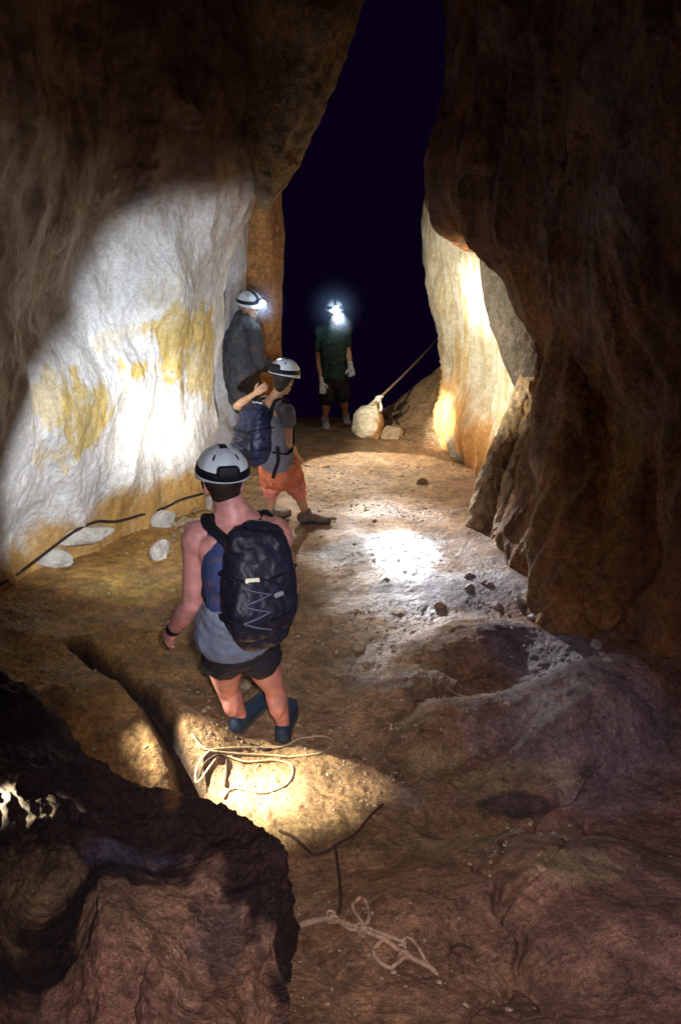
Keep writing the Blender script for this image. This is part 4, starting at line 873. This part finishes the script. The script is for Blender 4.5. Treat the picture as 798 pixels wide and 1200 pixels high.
solid('jacket', [tube_geo([jg['hip'] - Vector((0, 0, .07)), jg['waist'], jg['chest'], jg['neck'] - Vector((0, 0, .02))], [(0.20, 0.19), (0.20, 0.20), (0.22, 0.21), (0.13, 0.13)], sdG, 20),
      tube_geo([jg['rs'], jg['re'], jg['rw']], [0.085, 0.075, 0.055], (0, 1, 0), 16), tube_geo([jg['ls'], jg['le'], jg['lw']], [0.085, 0.075, 0.055], (0, 1, 0), 16), tube_geo([jg['ls'], jg['neck'] - Vector((0, 0, .06)), jg['rs']], [0.08, 0.09, 0.08], (0, 0, 1), 14)], M['jacket'], Gp, 0.010, 3, noise=0.022, ns=6)
solid('trousers', [tube_geo([jg['hip'] + Vector((0, 0, .03)), jg['hip'] - Vector((0, 0, .08))], [(0.17, 0.13), (0.17, 0.14)], sdG, 20)] + [tube_geo([jg[h], jg[k], a_], [0.115, 0.085, 0.065], (1, 0, 0), 16) for h, k, a_ in (('rh', 'rk', rag), ('lh', 'lk', lag))], M['black'], Gp, 0.010, 3, noise=0.016)
helmet(Gp, jg['head'] + Vector((0, 0, 0.04)), hfG, (0, 0, 1), 1.05, True, 0.034)
shoe(Gp, rag, rag - Vector((0, 0, .08)), (1, -.1, 0), M['shoe']); shoe(Gp, lag, lag - Vector((0, 0, .08)), (1, -.1, 0), M['shoe'])
lg = P(307, 353, 8.05)
spot('headlamp_beam', lg, P(330, 560, 6.4), 50, 100, 0.8, COLD)

# ------------------------------------------------------------------ the tied sack and the taut rope
sb = G(430, 512)
sk = thing('sack', 'lumpy cream sack with a muddy underside, tied to the taut rope', 'sack', sb)
sc = sb + Vector((0, 0, 0.20))
solid('sack_body', [ell_geo(sc, (0.17, 0.17, 0.21)), ell_geo(sc + Vector((-0.04, 0, -0.08)), (0.15, 0.15, 0.13)), ell_geo(sc + Vector((0.05, 0.02, 0.09)), (0.11, 0.11, 0.13)), tube_geo([sc + Vector((0.06, 0.02, 0.14)), sc + Vector((0.10, 0.04, 0.27))], [0.07, 0.03], (1, 0, 0), 14)], M['sack'], sk, 0.010, 3, noise=0.03, ns=6)
solid('muddy_side', [ell_geo(sc + Vector((0.10, 0.01, -0.03)), (0.10, 0.14, 0.17), up=(0.2, 0, 1)), ell_geo(sc + Vector((0.07, -0.02, -0.13)), (0.10, 0.12, 0.09))], M['sackd'], sk, 0.010, 3, noise=0.03, ns=7)
mesh_obj('neck_tie', *tube_geo([sc + Vector((0.085 + 0.045 * math.cos(t), 0.03 + 0.045 * math.sin(t), 0.235 + 0.01 * math.sin(3 * t))) for t in np.linspace(0, 6.2, 14)], [0.010] * 14, (0, 0, 1), 8), M['ropem'], sk)
kn = P(443, 468, 8.9); rend = P(512, 398, 11.2)
rt_ = thing('rope', 'taut tan rope running from the sack up into the darkness', 'rope', kn)
def rope_geo(pts, r, seg=8, strands=True):
    P_ = catmull(np.array([tuple(p) for p in pts], float), max(8, (len(pts) - 1) * 14), 0)
    return tube_geo([Vector(p) for p in P_], [r] * len(P_), (0, 0.3, 1), seg, sub=1)
mesh_obj('rope_line', *rope_geo([sc + Vector((0.10, 0.04, 0.26)), kn, kn.lerp(rend, 0.5) + Vector((0, 0, -0.02)), rend], 0.013), M['ropem'], rt_)
kg = [ell_geo(kn + Vector((0.01, 0, 0)), (0.055, 0.035, 0.03), (0.6, 0, 0.6)), tube_geo([kn, kn + Vector((0.03, -.01, -0.05)), kn + Vector((0.035, -.02, -0.13))], [0.022, 0.016, 0.018], (0, 1, 0), 10), tube_geo([kn + Vector((-.03, 0, -.01)), kn + Vector((0.0, 0, 0.03)), kn + Vector((0.05, 0, 0.035))], [0.02, 0.02, 0.016], (0, 1, 0), 10)]
solid('white_knot', kg, M['glove'], rt_, 0.007, 2, noise=0.008, ns=20)
an = G(462, 498)
ak = thing('snagged_branch', 'short dark forked branch lying beside the cream sack', 'branch', an)
mesh_obj('stick', *tube_geo([an + Vector((-0.12, 0, 0.10)), an + Vector((-0.02, 0, 0.11)), an + Vector((0.08, 0.05, 0.17)), an + Vector((0.12, 0.08, 0.28))], [0.018, 0.022, 0.016, 0.006], (0, 1, 0), 8), M['ropek'], ak)
mesh_obj('stick', *tube_geo([an + Vector((-0.04, 0, 0.10)), an + Vector((0.04, -.03, 0.04)), an + Vector((0.11, -0.05, -0.02))], [0.018, 0.014, 0.008], (0, 1, 0), 8), M['ropek'], ak)
r2 = G(456, 512); stone(r2 + Vector((0, 0, -0.03)), (0.19, 0.16, 0.15), (0.2, 0, 0.5), M['stone_brown'], 'ochre boulder touching the right side of the cream sack', None, 4, sub=4)

# ------------------------------------------------------------------ ropes lying on the floor
def lay(name, label, px, r, mat, back=0.0):
    pts = [G(u, v) for (u, v) in px]
    A_ = catmull(np.array([tuple(p) for p in pts]), (len(pts) - 1) * 12, 0)
    A_[:, 1] -= back; z = floor_full(A_[:, 0], A_[:, 1]) + back * 0.9; z = np.maximum(z, np.convolve(np.pad(z, 4, 'edge'), np.ones(9) / 9, 'valid')); A_[:, 2] = np.convolve(np.pad(z, 3, 'edge'), np.ones(7) / 7, 'valid') + r * 1.1
    o = mesh_obj(name, *tube_geo([Vector(a) for a in A_], [r] * len(A_), (0, 0.2, 1), 8, sub=1), mat)
    if label: o['label'] = label; o['category'] = 'rope'
    return o
def lay_on(name, label, px, r, mat):
    A_ = catmull(np.array([tuple(cast(u, v, 0.02)) for (u, v) in px]), (len(px) - 1) * 8, 0)
    o = mesh_obj(name, *tube_geo([Vector(a) for a in A_], [r] * len(A_), (0, 0.2, 1), 8, sub=1), mat)
    o['label'] = label; return o
lay('rope', 'pale looped rope lying in the pool of light behind the front caver\'s feet',
    [(226, 862), (243, 880), (275, 884), (310, 886), (345, 888), (375, 884), (390, 872), (380, 864), (355, 866), (330, 876), (300, 878), (262, 878), (240, 886), (230, 905), (232, 918), (246, 900), (262, 886), (290, 894), (322, 892), (340, 896), (343, 908), (332, 922), (305, 930), (275, 925), (262, 936)], 0.0050, M['rope'])
lay('rope', 'short dark doubled rope end beside the pale loops near the front caver\'s shoe',
    [(294, 873), (302, 876), (310, 880), (317, 879)], 0.006, M['ropek'])
lay('rope', 'dark loop of rope at the ragged edge of the lit patch', [(234, 912), (240, 896), (252, 887), (264, 889), (266, 902), (264, 922)], 0.006, M['ropek'])
lay('rope', 'dark muddy rope crossing from the ledge to the rock on the right', [(328, 975), (345, 983), (358, 995), (366, 1002), (380, 1000), (398, 990), (415, 980), (430, 962), (448, 945)], 0.0065, M['roped'])
lay('rope', 'dark muddy rope hanging straight down to the knotted tangle', [(393, 992), (395, 1010), (398, 1035), (399, 1060), (394, 1078)], 0.006, M['roped'])
tk = thing('rope', 'brown knotted rope tangle with two open loops, tied round a stick in the foreground', 'rope', G(430, 1095))
def part_rope(px, r, mat, lift):
    pts = [G(u, v) for (u, v) in px]; A_ = catmull(np.array([tuple(p) for p in pts]), (len(pts) - 1) * 10, 0)
    z = floor_full(A_[:, 0], A_[:, 1]); A_[:, 2] = z + r + lift * np.abs(np.sin(np.linspace(0, 9, len(A_))))
    return tube_geo([Vector(a) for a in A_], [r] * len(A_), (0, 0.2, 1), 8, sub=1)
mesh_obj('knot_loop', *part_rope([(424, 1082), (414, 1070), (415, 1060), (424, 1056), (431, 1066), (432, 1080), (426, 1088)], 0.0075, M['ropem'], 0.012), M['ropem'], tk)
mesh_obj('knot_loop', *part_rope([(474, 1108), (460, 1102), (446, 1106), (437, 1117), (444, 1130), (458, 1136), (470, 1128), (478, 1122)], 0.0075, M['ropem'], 0.010), M['ropem'], tk)
mesh_obj('rope_strand', *part_rope([(388, 1075), (396, 1082), (405, 1086), (418, 1088), (428, 1094), (445, 1102), (460, 1110), (478, 1122), (495, 1133), (508, 1140)], 0.009, M['ropem'], 0.010), M['ropem'], tk)
mesh_obj('rope_strand', *part_rope([(392, 1070), (388, 1079), (398, 1085), (412, 1092), (432, 1090), (452, 1100), (470, 1106), (476, 1100), (484, 1106), (494, 1122), (504, 1136)], 0.006, M['roped'], 0.014), M['ropem'], tk)
for (a_, b_) in (((422, 1088), (428, 1098)), ((386, 1072), (394, 1086)), ((468, 1112), (476, 1128))):
    p0, p1 = G(*a_), G(*b_); d_ = (p1 - p0)
    mesh_obj('knot', *tube_geo([p0.lerp(p1, 0.5) + Vector((0.016 * math.cos(t) , 0.010 * math.sin(t * .5), 0.014 + 0.016 * math.sin(t))) + d_ * (t / 30 - .3) for t in np.linspace(0, 18, 60)], [0.005] * 60, (0, 0, 1), 6, sub=1), M['ropem'], tk)
p0, p1 = G(334, 1094), G(390, 1078)
o = mesh_obj('stick', *tube_geo([p0 + Vector((0, 0, 0.02)), p0.lerp(p1, 0.5) + Vector((0, 0, 0.025)), p1 + Vector((0, 0, 0.015))], [0.010, 0.012, 0.009], (0, 0, 1), 10), M['wood'])
o['label'] = 'pale bare stick lying at the end of the knotted rope'; o['category'] = 'stick'
lay('rope', 'thin dark curl of rope half buried right of the knotted tangle', [(526, 1122), (530, 1112), (540, 1108), (552, 1113)], 0.005, M['roped'])
# cord along the foot of the left wall
o = lay_on('cord', 'thin dark cord strung along the foot of the white left wall', [(0, 684), (30, 665), (62, 640), (90, 622), (112, 611), (135, 611), (160, 604), (190, 595), (212, 584), (236, 578)], 0.012, M['ropek'])
o['category'] = 'cord'

# ------------------------------------------------------------------ added volume spheres imitating the glare round the two lit headlamps
hm = bpy.data.materials.new('lamp_glow_volume'); hm.use_nodes = True; hn = hm.node_tree; NL = hn.links
hn.nodes.remove(hn.nodes['Principled BSDF']); pv = hn.nodes.new('ShaderNodeVolumePrincipled')
pv.inputs['Color'].default_value = (0.45, 0.65, 1.0, 1); pv.inputs['Anisotropy'].default_value = 0.0
tc = hn.nodes.new('ShaderNodeTexCoord'); ln = hn.nodes.new('ShaderNodeVectorMath'); ln.operation = 'LENGTH'; NL.new(tc.outputs['Object'], ln.inputs[0])
mr = hn.nodes.new('ShaderNodeMapRange'); mr.interpolation_type = 'SMOOTHSTEP'; mr.inputs['From Min'].default_value = 1.0; mr.inputs['From Max'].default_value = 0.0
mr.inputs['To Min'].default_value = 0.0; mr.inputs['To Max'].default_value = 0.38
NL.new(ln.outputs['Value'], mr.inputs['Value']); NL.new(mr.outputs[0], pv.inputs['Density'])
NL.new(pv.outputs['Volume'], hn.nodes['Material Output'].inputs['Volume'])
bm = bmesh.new(); bmesh.ops.create_icosphere(bm, subdivisions=3, radius=1); me = bpy.data.meshes.new('lamp_glow_volume'); bm.to_mesh(me); bm.free(); me.materials.append(hm)
for c_, r_ in ((F_LAMP, 0.42), (lg, 0.28)):
    o = link(bpy.data.objects.new('lamp_glow_volume', me)); o.location = c_; o.scale = (r_, r_, r_); o['kind'] = 'stuff'
